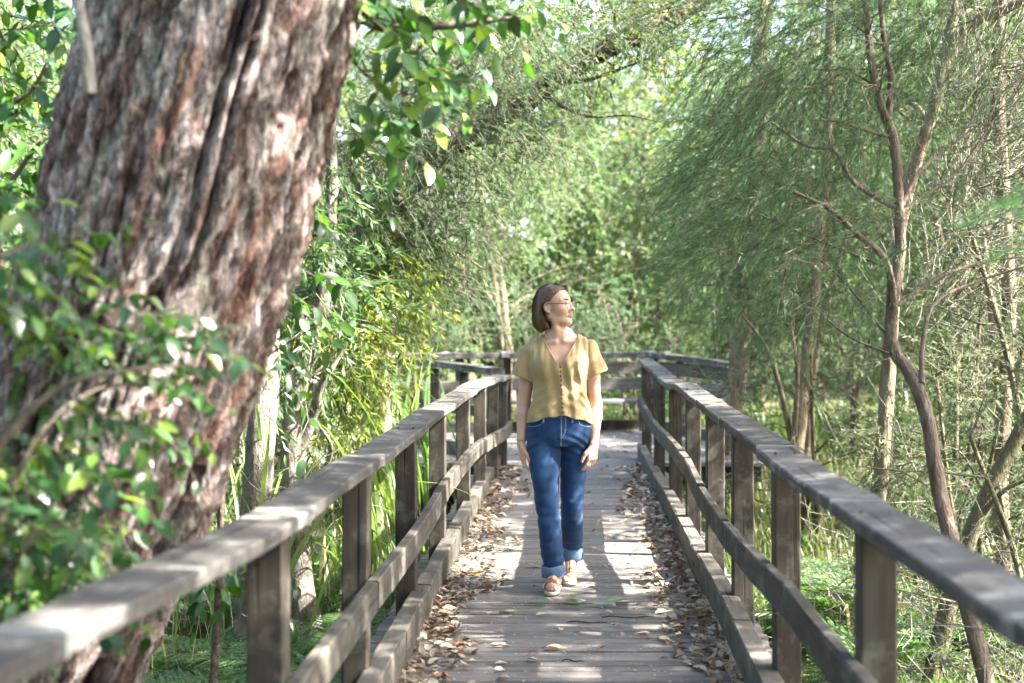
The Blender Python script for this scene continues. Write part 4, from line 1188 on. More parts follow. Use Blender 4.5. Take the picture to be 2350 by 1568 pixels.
# ------------------------------------------------------------------ ferns, reeds, grass
def frond_mesh(L, seed, cols):
    rng = np.random.default_rng(seed)
    n = 24
    t = np.linspace(0, 1, n)
    spine = np.stack([L * t * .92, 0 * t, L * (.55 * t - .75 * t ** 2.2)], 1)
    G = Geo()
    V, Q = tubes(spine, np.linspace(.004, .0012, n), 4); G.add(V, [Q], (.10, .13, .04))
    P, D, W, Ls = [], [], [], []
    for i in range(3, n):
        tn = nrm(spine[i] - spine[i - 1])
        ln = L * .26 * math.sin(math.pi * min(1, .18 + .80 * t[i])) ** .9 + .01
        for sg in (-1, 1):
            d = nrm(tn * .42 + np.array([0, sg, -.18]) + rng.normal(0, .05, 3))
            m = 9
            for q in range(m):
                f = (q + .3) / m
                b = spine[i] + d * ln * f
                for s2 in (-1, 1):
                    P.append(b); D.append(nrm(d * .6 + s2 * tn * .8 + np.array([0, 0, -.1])))
                    Ls.append(ln * .17 * (1 - f * .75) + .004); W.append(ln * .075 * (1 - f * .6) + .003)
            P.append(spine[i]); D.append(d); Ls.append(ln); W.append(.006)
    P, D = np.array(P), np.array(D)
    V, Q = leaf_quads(P, D, np.array(Ls), np.array(W), rng, N=np.tile(np.array([0, 0, 1.0]), (len(P), 1)) + rng.normal(0, .15, (len(P), 3)))
    c = np.array(cols)[rng.integers(len(cols), size=len(P))] * rng.uniform(.85, 1.15, (len(P), 1))
    G.add(V, [Q], rep(c, 4))
    return G.mesh("frond")

def ferns():
    cols = [(.085, .165, .050), (.108, .192, .062), (.068, .138, .042)]
    fr = [frond_mesh(.62 + .05 * i, 400 + i, cols) for i in range(4)]
    rng = np.random.default_rng(41)
    G1, G2 = "ferns left of the boardwalk", "ferns right of the boardwalk"
    spots = []
    for k in range(48): spots.append((rng.uniform(-2.9, -1.08), rng.uniform(4.4, 8.0), G1))
    for k in range(40): spots.append((rng.uniform(1.15, 4.6), rng.uniform(4.2, 11.0), G2))
    for k in range(10): spots.append((rng.uniform(-4.5, -1.2), rng.uniform(8.6, 12.5), G1))
    for x, y, g in spots:
        z = float(ground_z(np.array(x), np.array(y)))
        side = "left" if x < 0 else "right"
        r = empty("fern", (x, y, z), "green lacy fern among others on the forest floor %s" % ("behind the left railing" if x < 0 else "outside the right railing"), "fern", g)
        n = int(rng.integers(6, 10)); a0 = rng.uniform(0, 6.28); s = rng.uniform(.75, 1.35)
        for i in range(n):
            o = bpy.data.objects.new("frond", fr[int(rng.integers(4))]); col.objects.link(o)
            if not o.data.materials: o.data.materials.append(M_blade)
            o.parent = r
            o.rotation_euler = (rng.normal(0, .12), rng.uniform(-.75, -.2), a0 + i * 6.283 / n + rng.normal(0, .2))
            o.scale = [s * rng.uniform(.8, 1.15)] * 3

def blade_mesh(L, w, seed, colr, bend=.8):
    rng = np.random.default_rng(seed)
    k = 11; t = np.linspace(0, 1, k)
    ang = bend * t ** 1.6 * 2.4
    dx = np.cumsum(np.sin(ang)) * L / k; dz = np.cumsum(np.cos(ang)) * L / k
    ww = w * .5 * np.clip(np.minimum(.55 + 1.6 * t, 1) * (1 - t ** 3.2), .03, 1)
    rows = []
    for i in range(k):
        for sg in (-1, 0, 1): rows.append((dx[i] - abs(sg) * -.12 * ww[i], sg * ww[i], dz[i] + abs(sg) * ww[i] * .35))
    V = np.array(rows)
    ii = np.arange(k - 1)[:, None] * 3; jj = np.arange(2)[None]
    Q = np.stack([ii + jj, ii + 3 + jj, ii + 4 + jj, ii + 1 + jj], -1).reshape(-1, 4)
    c = np.array(colr) * rng.uniform(.85, 1.15)
    return mesh_np("blade", V, [Q], np.tile(c, (len(V), 1)))

def reeds():
    rng = np.random.default_rng(43)
    green = [(.125, .205, .055), (.16, .24, .075), (.10, .18, .05), (.19, .26, .08)]
    dry = [(.34, .29, .18), (.40, .35, .23), (.28, .22, .13)]
    bl = [blade_mesh(rng.uniform(1.3, 2.0), rng.uniform(.018, .030), 500 + i, green[i % 4], rng.uniform(.40, .85)) for i in range(9)]
    dr = [blade_mesh(rng.uniform(.9, 1.5), rng.uniform(.008, .014), 520 + i, dry[i % 3], rng.uniform(.1, .9)) for i in range(5)]
    fresh = [blade_mesh(rng.uniform(.4, .8), rng.uniform(.010, .018), 540 + i, green[i % 4], rng.uniform(.5, 1.1)) for i in range(6)]
    clumps = [(-1.20, 9.3, 26, 8, .95, "tall reed clump with arching blades against the left railing, nearest the big trunks"),
              (-1.22, 10.5, 36, 8, 1.12, "tall bright reed clump arching over the left handrail"),
              (-1.36, 11.8, 36, 8, 1.20, "tall reed clump in front of the short branching railing"),
              (-1.18, 13.0, 18, 6, .90, "reed clump squeezed between the left railing's far end and the branching rail"),
              (-2.2, 10.2, 34, 22, 1.15, "half-dry reed clump behind the vine curtain"),
              (-1.9, 8.3, 26, 34, 1.0, "straw-coloured reed clump between the blotchy trunk and the left railing"),
              (-2.3, 7.4, 10, 20, .75, "thin straw-coloured reed clump behind the second left post"),
              (-1.02, 13.7, 10, 3, .5, "small reed tuft poking up at the left railing's far end")]
    M_reed = leaf_mat("reed_blade", .35, .32, .50, (1.3, 1.4, .55))
    def put(root, me, z0, az, tilt, sc, mat, sp):
        o = bpy.data.objects.new("blade", me); col.objects.link(o)
        if not me.materials: me.materials.append(mat)
        o.parent = root; o.location = (rng.normal(0, sp), rng.normal(0, sp), z0)
        o.rotation_euler = (rng.normal(0, .1), tilt, az); o.scale = (sc, sc, sc)
    for x, y, ng, nd, s, lab in clumps:
        r = empty("reed_clump", (x, y, float(ground_z(np.array(x), np.array(y)))), lab, "reeds", "reeds beside the left railing")
        for i in range(ng): put(r, bl[int(rng.integers(9))], rng.uniform(0, .35) * s, rng.uniform(1.45, 4.85) if x > -1.6 else rng.uniform(0, 6.28), rng.uniform(-.05, .3), s * rng.uniform(.75, 1.1), M_reed, .12)
        for i in range(nd): put(r, dr[int(rng.integers(5))], 0, rng.uniform(1.45, 4.85) if x > -1.6 else rng.uniform(0, 6.28), rng.uniform(-.1, .25), s * rng.uniform(.7, 1.2), M_dry, .15)
    # grass and straw nobody could count, in one sheet either side of the walkway
    G = Geo()
    def field(n, xr, yr, hr, cols, wid, dens_noise):
        x = rng.uniform(*xr, n); y = rng.uniform(*yr, n)
        keep = vnoise(x * .8, y * .8, 0, dens_noise) > -.35
        x, y = x[keep], y[keep]; n = len(x)
        h = rng.uniform(*hr, n); a = rng.uniform(0, 6.28, n); b = rng.uniform(.2, .9, n)
        p = np.stack([x, y, ground_z(x, y) - .02], 1)
        o = np.stack([np.cos(a), np.sin(a), 0 * a], 1); s = np.stack([-np.sin(a), np.cos(a), 0 * a], 1) * (wid * rng.uniform(.6, 1.3, n))[:, None]
        up = np.array([0, 0, 1.0])
        q1 = p + up * h[:, None] * .55 + o * (h * b * .16)[:, None]
        q2 = p + up * h[:, None] * .9 + o * (h * b * .5)[:, None]
        q3 = p + up * (h * (1 - .25 * b))[:, None] + o * (h * b * .95)[:, None]
        V = np.stack([p - s, p + s, q1 - s, q1 + s, q2 - s * .7, q2 + s * .7, q3], 1).reshape(-1, 3)
        b7 = (np.arange(n) * 7)[:, None]
        Q = np.concatenate([b7 + np.array(t) for t in ((0, 1, 3, 2), (2, 3, 5, 4))]); T = b7 + np.array((4, 5, 6))
        c = np.array(cols)[rng.integers(len(cols), size=n)] * rng.uniform(.75, 1.25, (n, 1))
        G.add(V, [Q, T], rep(c, 7))
    gr = [(.075, .140, .040), (.095, .165, .050), (.125, .180, .065), (.17, .205, .085)]
    field(12000, (1.05, 6.5), (3.6, 12), (.10, .38), gr + [(.36, .31, .19)], .0055, 1)
    field(7000, (1.6, 10), (8.5, 19), (.2, .55), gr + dry, .009, 2)
    field(3500, (-5.5, -1.0), (4.2, 12), (.08, .28), gr, .0055, 3)
    field(6000, (-9, -1.6), (9, 18), (.3, .9), gr + dry[:1], .009, 4)
    field(6000, (-9, 9), (19.2, 24), (.3, 1.0), gr, .011, 5)
    tag(G.build("grass", M_blade), kind="stuff")
    # fallen bleached twigs tangled on the right
    H = Geo()
    n = 520
    for xr, yr, zr, nn in (((1.9, 5.8), (7.5, 14), (-.5, 1.6), 420), ((1.3, 3.4), (4.6, 9.5), (-.6, .1), 420), ((-3.4, -1.5), (7.0, 11), (-.5, .9), 160), ((1.5, 3.8), (5.0, 8.0), (-.55, .5), 200)):
        p = np.stack([rng.uniform(*xr, nn), rng.uniform(*yr, nn), rng.uniform(*zr, nn)], 1)
        d = nrm(rng.normal(0, 1, (nn, 3)) * np.array([1, .7, .8])); L = rng.uniform(.3, 1.1, (nn, 1))
        t = np.linspace(0, 1, 6)[None, :, None]
        P = p[:, None] + d[:, None] * L[:, None] * t + np.cumsum(rng.normal(0, .025, (nn, 6, 3)), 1)
        V, Q = tubes(P, np.linspace(1, .4, 6)[None] * rng.uniform(.0012, .0036, (nn, 1)), 4)
        H.add(V, [Q], rep(np.array([1, 1, 1.0])[None] * rng.uniform(.55, 1.1, (nn, 1)), 24))
    tag(H.build("brushwood", M_pale_twig), kind="stuff")
reeds()
ferns()

# ------------------------------------------------------------------ leaf litter on the boards
def litter_mesh(L, ratio, colr, seed):
    rng = np.random.default_rng(seed)
    k = 7; t = np.linspace(0, 1, k)
    w = np.sin(np.pi * t ** .9) ** .8 * L * ratio * .5; w[0] = w[-1] = L * .01
    bend, roll, tw = rng.uniform(-.9, 1.1), rng.uniform(.2, 1.3), rng.uniform(-.9, .9)
    rows = []
    for i in range(k):
        for sg in (-1, 0, 1):
            y = sg * w[i]; z = abs(sg) * w[i] * roll * .6 + L * .22 * bend * (t[i] - .5) ** 2 + y * tw * (t[i] - .5) * 1.4
            rows.append((L * (t[i] - .5), y, z + L * .02 * rng.normal()))
    V = np.array(rows); V[:, 2] -= V[:, 2].min() - .001
    ii = np.arange(k - 1)[:, None] * 3; jj = np.arange(2)[None]
    Q = np.stack([ii + jj, ii + 3 + jj, ii + 4 + jj, ii + 1 + jj], -1).reshape(-1, 4)
    c = np.tile(np.array(colr), (len(V), 1)) * (1 + .12 * rng.normal(size=(len(V), 1))); c[1::3] *= .8
    return V, Q, np.clip(c, .01, 1)

def litter():
    rng = np.random.default_rng(61)
    cols = [(.33, .24, .16), (.40, .31, .22), (.24, .16, .095), (.47, .40, .31), (.19, .115, .068), (.37, .275, .18), (.32, .26, .20)]
    lib = [litter_mesh(rng.uniform(.038, .070), rng.uniform(.28, .50), cols[i % 7], 600 + i) for i in range(14)]
    mes = [mesh_np("fallen_leaf", V, [Q], C) for V, Q, C in lib]
    for m in mes: m.materials.append(M_dry)
    def spot(side):
        y = 4.6 + 9.6 * rng.random() ** 1.15
        w = .235 + .08 * math.sin(y * 1.7 + side) + .05 * math.sin(y * 4.1)
        if side < 0: w *= 1.12
        u = rng.random() ** 1.7 * w
        if rng.random() < .06: u = rng.random() ** 1.4 * .66; w = 1.2
        return side * (.695 - u), y, u / w
    spots = []
    for k in range(3400):
        sd = -1 if rng.random() < .53 else 1
        x, y, u = spot(sd)
        h = max(0, (1 - u) ** 1.4) * rng.random() * .040
        spots.append((y, x, h, sd))
    # the nearest three hundred are leaves of their own
    spots.sort(key=lambda a: a[0])
    shown = [s for s in spots if s[0] > 5.75]
    first = set(id(s) for s in shown[:280])
    H = Geo()
    for s in spots:
        y, x, h, sd = s
        k = int(rng.integers(14)); a = rng.uniform(0, 6.28); tx, ty = rng.normal(0, .32), rng.normal(0, .32); sc = rng.uniform(.7, 1.25)
        R = Matrix.Rotation(a, 3, 'Z') @ Matrix.Rotation(tx, 3, 'X') @ Matrix.Rotation(ty, 3, 'Y')
        if id(s) in first:
            o = bpy.data.objects.new("fallen_leaf", mes[k]); col.objects.link(o)
            o.matrix_world = Matrix.Translation((x, y, h + .006)) @ (R.to_4x4()) @ Matrix.Scale(sc, 4)
            if sd < 0: tag(o, "dry brown leaf lying in the drift along the left kerb", "fallen leaf", "dry leaves drifted against the left kerb")
            else: tag(o, "dry brown leaf lying in the drift along the right kerb", "fallen leaf", "dry leaves drifted against the right kerb")
        else:
            V, Q, C = lib[k]
            H.add((V * sc) @ np.array(R).T + np.array([x, y, h + .006]), [Q], C * rng.uniform(.8, 1.15))
    # far platform drift
    for _ in range(260):
        x, y = rng.uniform(-1.2, 1.5), rng.uniform(14.8, 18.6)
        V, Q, C = lib[int(rng.integers(14))]; a = rng.uniform(0, 6.28)
        R = np.array(Matrix.Rotation(a, 3, 'Z') @ Matrix.Rotation(rng.normal(0, .3), 3, 'X'))
        H.add(V @ R.T + np.array([x, y, .006]), [Q], C)
    tag(H.build("leaf_litter", M_dry), kind="stuff")
    # crumbs and bark bits scattered over the boards
    n = 2600
    x = rng.uniform(-.69, .69, n); y = 5.0 + 9 * rng.random(n) ** 1.2
    a = rng.uniform(0, 6.28, n)
    P = np.stack([x, y, np.full(n, .004)], 1); D = np.stack([np.cos(a), np.sin(a), rng.normal(0, .12, n)], 1)
    V, Q = leaf_quads(P, D, rng.uniform(.006, .030, n), rng.uniform(.003, .008, n), rng, N=np.tile([0, 0, 1.0], (n, 1)))
    C = np.array([(.40, .32, .22), (.10, .065, .04), (.5, .44, .36), (.22, .14, .08)])[rng.integers(4, size=n)]
    H2 = Geo(); H2.add(V, [Q], rep(C, 4)); tag(H2.build("leaf_crumbs", M_dry), kind="stuff")
    # single leaves and twigs out on the boards, placed as in the picture
    def on_deck(px, py):
        d = 4994 / (py - 720); return ((px - 1308) / 3264 * d, d)
    singles = [(1030, 1452, "curled rust-brown leaf standing out by the left kerb", .135, .42, (.24, .135, .065), 1.3, .3),
        (1163, 1410, "pale dry leaf lying left of the woman's front foot", .10, .3, (.40, .33, .24), .2, .0),
        (1402, 1236, "dry leaf by itself right of the woman's rear foot", .085, .3, (.36, .28, .19), .3, .1),
        (1147, 1487, "pinkish brown leaf low on the left half of the boards", .105, .36, (.40, .27, .20), .1, .05),
        (1273, 1494, "pair-like pale brown leaf in the middle of the bottom boards", .115, .34, (.46, .34, .24), 0, .05),
        (1208, 1506, "thin reddish leaf sliver on the bottom boards", .09, .16, (.40, .22, .17), .4, 0),
        (1149, 1527, "small round pale leaf at the bottom of the boards", .055, .6, (.50, .42, .32), .2, 0),
        (1478, 1458, "long buff leaf on the right half of the boards", .095, .3, (.42, .34, .25), .1, 0),
        (1510, 1470, "narrow bent leaf right of the long buff leaf", .11, .16, (.36, .30, .22), .25, 0),
        (1433, 1387, "tan leaf touching the end of the broken twig", .075, .5, (.50, .41, .28), -.3, 0),
        (1104, 1409, "straight pale sliver of leaf on the boards by the left drift", .11, .14, (.47, .41, .32), 0, 0),
        (1474, 1363, "pale curled leaf right of the woman's feet", .07, .36, (.46, .40, .32), .2, 0),
        (1228, 1303, "curled leaf casting a shadow beside the woman's cuff", .11, .42, (.40, .29, .19), .5, .5),
        (1131, 1308, "rounded brown leaf upright at the edge of the left drift", .07, .6, (.38, .25, .14), .3, .7),
        (1406, 1300, "small tan leaf in the sunny strip right of the woman", .075, .34, (.42, .32, .21), .1, .1),
        (1510, 1339, "green-brown leaf near the right drift", .14, .3, (.17, .17, .085), .2, .0),
        (1413, 1438, "flat dun leaf in the middle of the boards", .06, .3, (.33, .27, .20), .2, 0),
        (1530, 1515, "dark narrow leaf on the boards towards the right drift", .09, .16, (.12, .08, .05), .1, 0),
        (1093, 1325, "orange leaf shining at the edge of the left drift", .075, .5, (.50, .21, .035), .3, .3),
        (1531, 1224, "orange leaf glowing in the sunlit right drift", .07, .6, (.55, .22, .04), .3, .3),
        (1650, 1433, "bluish grey-green leaf leaning on the right kerb", .10, .5, (.17, .22, .17), .4, .9)]
    singles = [(px / 1.0, py, *r) for px, py, *r in singles]
    for i, (px, py, lab, L, ra, c, a, tip) in enumerate(singles):
        V, Q, C = litter_mesh(L, ra, c, 700 + i)
        x, y = on_deck(px, py if py < 1570 else py)
        o = link("fallen_leaf", mesh_np("fallen_leaf", V, [Q], C), M_dry)
        o.matrix_world = Matrix.Translation((x, y, .006 + .03 * tip * 0 + (.05 if tip > .8 else 0))) @ Matrix.Rotation(a, 4, 'Z') @ Matrix.Rotation(tip * .9, 4, 'Y')
        tag(o, lab, "fallen leaf")
    # the green sprig in front of her feet
    x, y = on_deck(1316, 1391)
    r = empty("leaf_sprig", (x, y, .008), "fallen sprig of grey-green leaves on the boards in front of the woman", "sprig")
    G = Geo()
    P = resample(np.array([(-.32, .02, .004), (-.1, 0, .006), (.08, -.01, .006), (.24, .0, .010), (.42, .05, .012)]), 16)
    V, Q = tubes(P, np.linspace(.0025, .004, 16), 5); G.add(V, [Q]); G.build("stalk", M_twig, r)
    lp = leaf_protos("leaf", 4, .12, .34, [(.165, .225, .135), (.21, .265, .18), (.13, .18, .09), (.10, .15, .06)], 15, .1)
    for dx, dy, a, s in ((-.12, .0, 3.0, 1.0), (-.02, .02, .4, .8), (-.05, -.03, -.7, .9), (.05, .01, 2.7, .8), (.10, -.02, -.15, 1.05), (.16, -.03, .1, .9), (-.02, .05, 1.4, .75), (.02, -.05, -1.0, .8)):
        place_leaf(lp[int(rng.integers(4))], np.array([x + dx, y + dy, .014 + rng.uniform(0, .02)]), (math.cos(a), math.sin(a), rng.uniform(.05, .35)), (rng.normal(0, .2), -.25 + rng.normal(0, .2), 1), s, r, M_gloss)
    for px, py, a, L, lab in ((1316, 1522, -.12, .10, "short black twig near the bottom middle of the boards"), (1440, 1421, .06, .26, "thin dark twig lying across the boards on the right"), (1348, 1433, -.03, .20, "thin dark twig lying across the middle of the boards"), (1100, 1310, .15, .2, "crooked twig at the edge of the left drift")):
        x, y = on_deck(px, py)
        P = np.array([(L * (t - .5), .012 * math.sin(t * 5), .006 + .004 * math.sin(t * 9)) for t in np.linspace(0, 1, 9)])
        V, Q = tubes(P, np.array([.004, .0045, .004, .0048, .004, .0036, .004, .003, .002]) * .6, 5)
        o = link("twig", mesh_np("twig", V, [Q]), M_twig, None, (x, y, .004)); o.rotation_euler = (0, 0, a)
        tag(o, lab, "twig")
litter()

# ------------------------------------------------------------------ the woman: one continuous body, clothes and hair as children
class Field:
    """a signed distance grid with smooth unions, turned into a surface by surface nets"""
    def __init__(self, lo, hi, res):
        self.lo = np.array(lo, float); self.res = res
        self.n = np.ceil((np.array(hi) - self.lo) / res).astype(int) + 1
        self.d = np.full(self.n, 0.3, np.float32)
        self.ax = [self.lo[i] + np.arange(self.n[i]) * res for i in range(3)]
    def box(self, lo, hi, pad):
        a = np.maximum(np.floor((np.array(lo) - pad - self.lo) / self.res).astype(int), 0)
        b = np.minimum(np.ceil((np.array(hi) + pad - self.lo) / self.res).astype(int) + 1, self.n)
        sl = tuple(slice(x, max(x, y)) for x, y in zip(a, b))
        g = [self.ax[i][sl[i]].astype(np.float32) for i in range(3)]
        return sl, g[0][:, None, None], g[1][None, :, None], g[2][None, None, :]
    def put(self, sl, v, k, op):
        a = self.d[sl]
        if op == '+':
            if k > 0:
                h = np.maximum(k - np.abs(a - v), 0) / k
                r = np.minimum(a, v) - h * h * k * 0.25
            else: r = np.minimum(a, v)
        else:
            if k > 0:
                h = np.maximum(k - np.abs(a + v), 0) / k
                r = np.maximum(a, -v) + h * h * k * 0.25
            else: r = np.maximum(a, -v)
        self.d[sl] = r
    def cone(self, a, b, ra, rb, k=0.01, op='+', flat=None):
        """tapered capsule; flat=(axis vector, factor) squashes it along an axis"""
        a, b = np.array(a, float), np.array(b, float)
        r = max(ra, rb) * (1.0 if flat is None else max(1.0, 1 / flat[1]))
        sl, x, y, z = self.box(np.minimum(a, b) - r, np.maximum(a, b) + r, k + 3 * self.res)
        ab = b - a; L = max(ab @ ab, 1e-9)
        t = np.clip(((x - a[0]) * ab[0] + (y - a[1]) * ab[1] + (z - a[2]) * ab[2]) / L, 0, 1)
        dx, dy, dz = x - a[0] - t * ab[0], y - a[1] - t * ab[1], z - a[2] - t * ab[2]
        q = dx * dx + dy * dy + dz * dz
        s = 1.0
        if flat is not None:
            f = np.array(flat[0], float); f /= np.linalg.norm(f); m = flat[1]
            p = dx * f[0] + dy * f[1] + dz * f[2]
            q = q + p * p * (m * m - 1); s = 1 / max(m, 1.0) ** 0.5
        self.put(sl, (np.sqrt(q) - (ra + (rb - ra) * t)) * s, k, op)
    def ell(self, c, r, k=0.01, op='+', R=None):
        c, r = np.array(c, float), np.array(r, float)
        m = r.max()
        sl, x, y, z = self.box(c - m, c + m, k + 3 * self.res)
        p = (x - c[0], y - c[1], z - c[2])
        if R is not None: p = tuple(p[0] * R[i][0] + p[1] * R[i][1] + p[2] * R[i][2] for i in range(3))
        k0 = np.sqrt((p[0] / r[0]) ** 2 + (p[1] / r[1]) ** 2 + (p[2] / r[2]) ** 2)
        k1 = np.sqrt((p[0] / r[0] ** 2) ** 2 + (p[1] / r[1] ** 2) ** 2 + (p[2] / r[2] ** 2) ** 2)
        self.put(sl, k0 * (k0 - 1) / np.maximum(k1, 1e-6), k, op)
    def loft(self, tab, k=0.02, op='+', n=2.3, warp=None):
        """tab rows: z, cx, cy, rx, ry"""
        tab = np.array(tab, float); tab = tab[np.argsort(tab[:, 0])]
        lo = [(tab[:, 1] - tab[:, 3]).min(), (tab[:, 2] - tab[:, 4]).min(), tab[0, 0]]
        hi = [(tab[:, 1] + tab[:, 3]).max(), (tab[:, 2] + tab[:, 4]).max(), tab[-1, 0]]
        sl, x, y, z = self.box(lo, hi, k + 0.03)
        zz = np.linspace(tab[0, 0], tab[-1, 0], 200)
        sm = resample(tab, 400)
        f = [np.interp(z.ravel(), sm[:, 0], sm[:, i])[None, None, :].astype(np.float32) for i in range(1, 5)]
        q = (np.abs((x - f[0]) / f[2]) ** n + np.abs((y - f[1]) / f[3]) ** n) ** (1 / n)
        d = (q - 1) * np.minimum(f[2], f[3])
        d = np.maximum(d, np.maximum(tab[0, 0] - z, z - tab[-1, 0]))
        if warp is not None: d = d + warp(x, y, z)
        self.put(sl, d.astype(np.float32), k, op)
    def surface(self):
        d = self.d
        s = d < 0
        nx, ny, nz = d.shape
        c = np.zeros((nx - 1, ny - 1, nz - 1), np.uint8)
        off = [(i, j, k) for i in (0, 1) for j in (0, 1) for k in (0, 1)]
        for i, j, k in off: c += s[i:nx - 1 + i, j:ny - 1 + j, k:nz - 1 + k]
        I = np.argwhere((c > 0) & (c < 8))
        vals = np.stack([d[I[:, 0] + i, I[:, 1] + j, I[:, 2] + k] for i, j, k in off], 1)
        acc = np.zeros((len(I), 3)); cnt = np.zeros(len(I))
        O = np.array(off, float)
        for a in range(8):
            for b in range(a + 1, 8):
                if np.abs(O[a] - O[b]).sum() != 1: continue
                m = (vals[:, a] < 0) != (vals[:, b] < 0)
                t = vals[m, a] / (vals[m, a] - vals[m, b])
                acc[m] += O[a] + (O[b] - O[a]) * t[:, None]; cnt[m] += 1
        V = self.lo + (I + acc / cnt[:, None]) * self.res
        idx = np.full(c.shape, -1, np.int32)
        idx[I[:, 0], I[:, 1], I[:, 2]] = np.arange(len(I))
        quads = []
        for ax in range(3):
            sa = np.take(s, range(0, s.shape[ax] - 1), ax); sb = np.take(s, range(1, s.shape[ax]), ax)
            E = np.argwhere(sa != sb)
            u, v = [(1, 2), (2, 0), (0, 1)][ax]
            E = E[(E[:, u] > 0) & (E[:, v] > 0) & (E[:, u] < s.shape[u] - 1) & (E[:, v] < s.shape[v] - 1)]
            q = []
            for du, dv in ((1, 1), (0, 1), (0, 0), (1, 0)):
                p = E.copy(); p[:, u] -= du; p[:, v] -= dv
                q.append(idx[p[:, 0], p[:, 1], p[:, 2]])
            q = np.stack(q, 1)
            flip = ~s[E[:, 0], E[:, 1], E[:, 2]]
            q[flip] = q[flip][:, ::-1]
            quads.append(q)
        Q = np.concatenate(quads)
        return V.astype(np.float32), Q[(Q >= 0).all(1)]

def relax(V, Q, it=2, lam=0.5):
    e = np.concatenate([Q[:, [0, 1]], Q[:, [1, 2]], Q[:, [2, 3]], Q[:, [3, 0]]])
    for _ in range(it):
        a = np.zeros_like(V); n = np.zeros(len(V), np.float32)
        for i in range(3):
            a[:, i] = np.bincount(e[:, 0], V[e[:, 1], i], len(V)) + np.bincount(e[:, 1], V[e[:, 0], i], len(V))
        n = np.bincount(e.ravel(), minlength=len(V))
        V = V + lam * (a / np.maximum(n, 1)[:, None] - V)
    return V.astype(np.float32)

HEAD = np.array([-0.026, 0.005, 1.570])
YAW = math.radians(62)
F_ = np.array([math.sin(YAW), -math.cos(YAW), 0.0])            # where the face points
tl = math.radians(5)
U_ = np.array([0, 0, 1.0]) * math.cos(tl) - F_ * math.sin(tl)
F_ = F_ * math.cos(tl) + np.array([0, 0, 1.0]) * math.sin(tl)
S_ = np.cross(U_, F_)                                          # her left
RH = np.array([F_, S_, U_])
def hp(f, s, u): return HEAD + F_ * f + S_ * s + U_ * u

def hand(fd, wrist, down, palm_n, thumb, curl=1.0, spread=1.0):
    down, palm_n, thumb = (nrm(np.array(v, float)) for v in (down, palm_n, thumb))
    w = np.array(wrist, float)
    for t, r in ((-.020, .0145), (-.007, .0155), (.008, .016), (.022, .0145)):
        fd.cone(w + thumb * t * .6, w + down * .078 + thumb * t * 1.25, r, r * .88, .014)
    for i, (t, L) in enumerate(((.0295, .066), (.0098, .075), (-.0098, .070), (-.0285, .055))):
        p = w + down * .080 + thumb * t
        ang = 0.22 * curl
        sp = t * 2.2 * spread
        rad = .0090 - .0006 * i
        for seg, fr in ((0, .45), (1, .30), (2, .25)):
            d = nrm(down * math.cos(ang) + palm_n * math.sin(ang) + thumb * sp)
            q = p + d * L * fr * 1.08
            fd.cone(p, q, rad, rad * .90, .0035)
            p, rad = q, rad * .90
            ang += (0.34 + .05 * i) * curl
    p = w + down * .022 + thumb * .024 + palm_n * .004
    q = p + nrm(down * .72 + thumb * .55 + palm_n * .30) * .040
    fd.cone(p, q, .0145, .0115, .012)
    r2 = q + nrm(down * .92 + thumb * .16 + palm_n * .30) * .030
    fd.cone(q, r2, .0112, .0095, .004)
    fd.cone(r2, r2 + nrm(down * .95 + palm_n * .25) * .020, .0095, .0075, .004)

ANK_F, ANK_B = np.array([-.034, -.055, .098]), np.array([.062, .235, .150])
def foot(fd, ankle, heel, ball, toe_dir, side):
    """side: +1 when the big toe lies towards +x"""
    heel, ball, ankle = (np.array(v, float) for v in (heel, ball, ankle))
    fd.cone(ankle + np.array([0, 0, .06]), ankle, .036, .033, .02)
    fd.cone(ankle, heel, .033, .030, .025)
    fd.cone(ankle + np.array([0, -.015, -.01]), ball + np.array([0, 0, .008]), .031, .024, .03)
    fd.cone(ball + np.array([.018, 0, 0]), ball + np.array([-.018, .006, 0]), .018, .018, .02)
    fd.cone(heel, ball, .028, .022, .03)
    td = nrm(np.array(toe_dir, float))
    for i, (o, L, r) in enumerate(((.027, .044, .0128), (.009, .043, .0092), (-.006, .038, .0086), (-.019, .033, .0080), (-.030, .026, .0076))):
        b = ball + np.array([side * o, .008 + .004 * i * i * .4, -.004])
        m = b + td * L * .55 + np.array([0, 0, .004])
        e = b + td * L + np.array([0, 0, -.006 if i else -.002])
        fd.cone(b, m, r, r, .007); fd.cone(m, e, r, r * .92, .004)

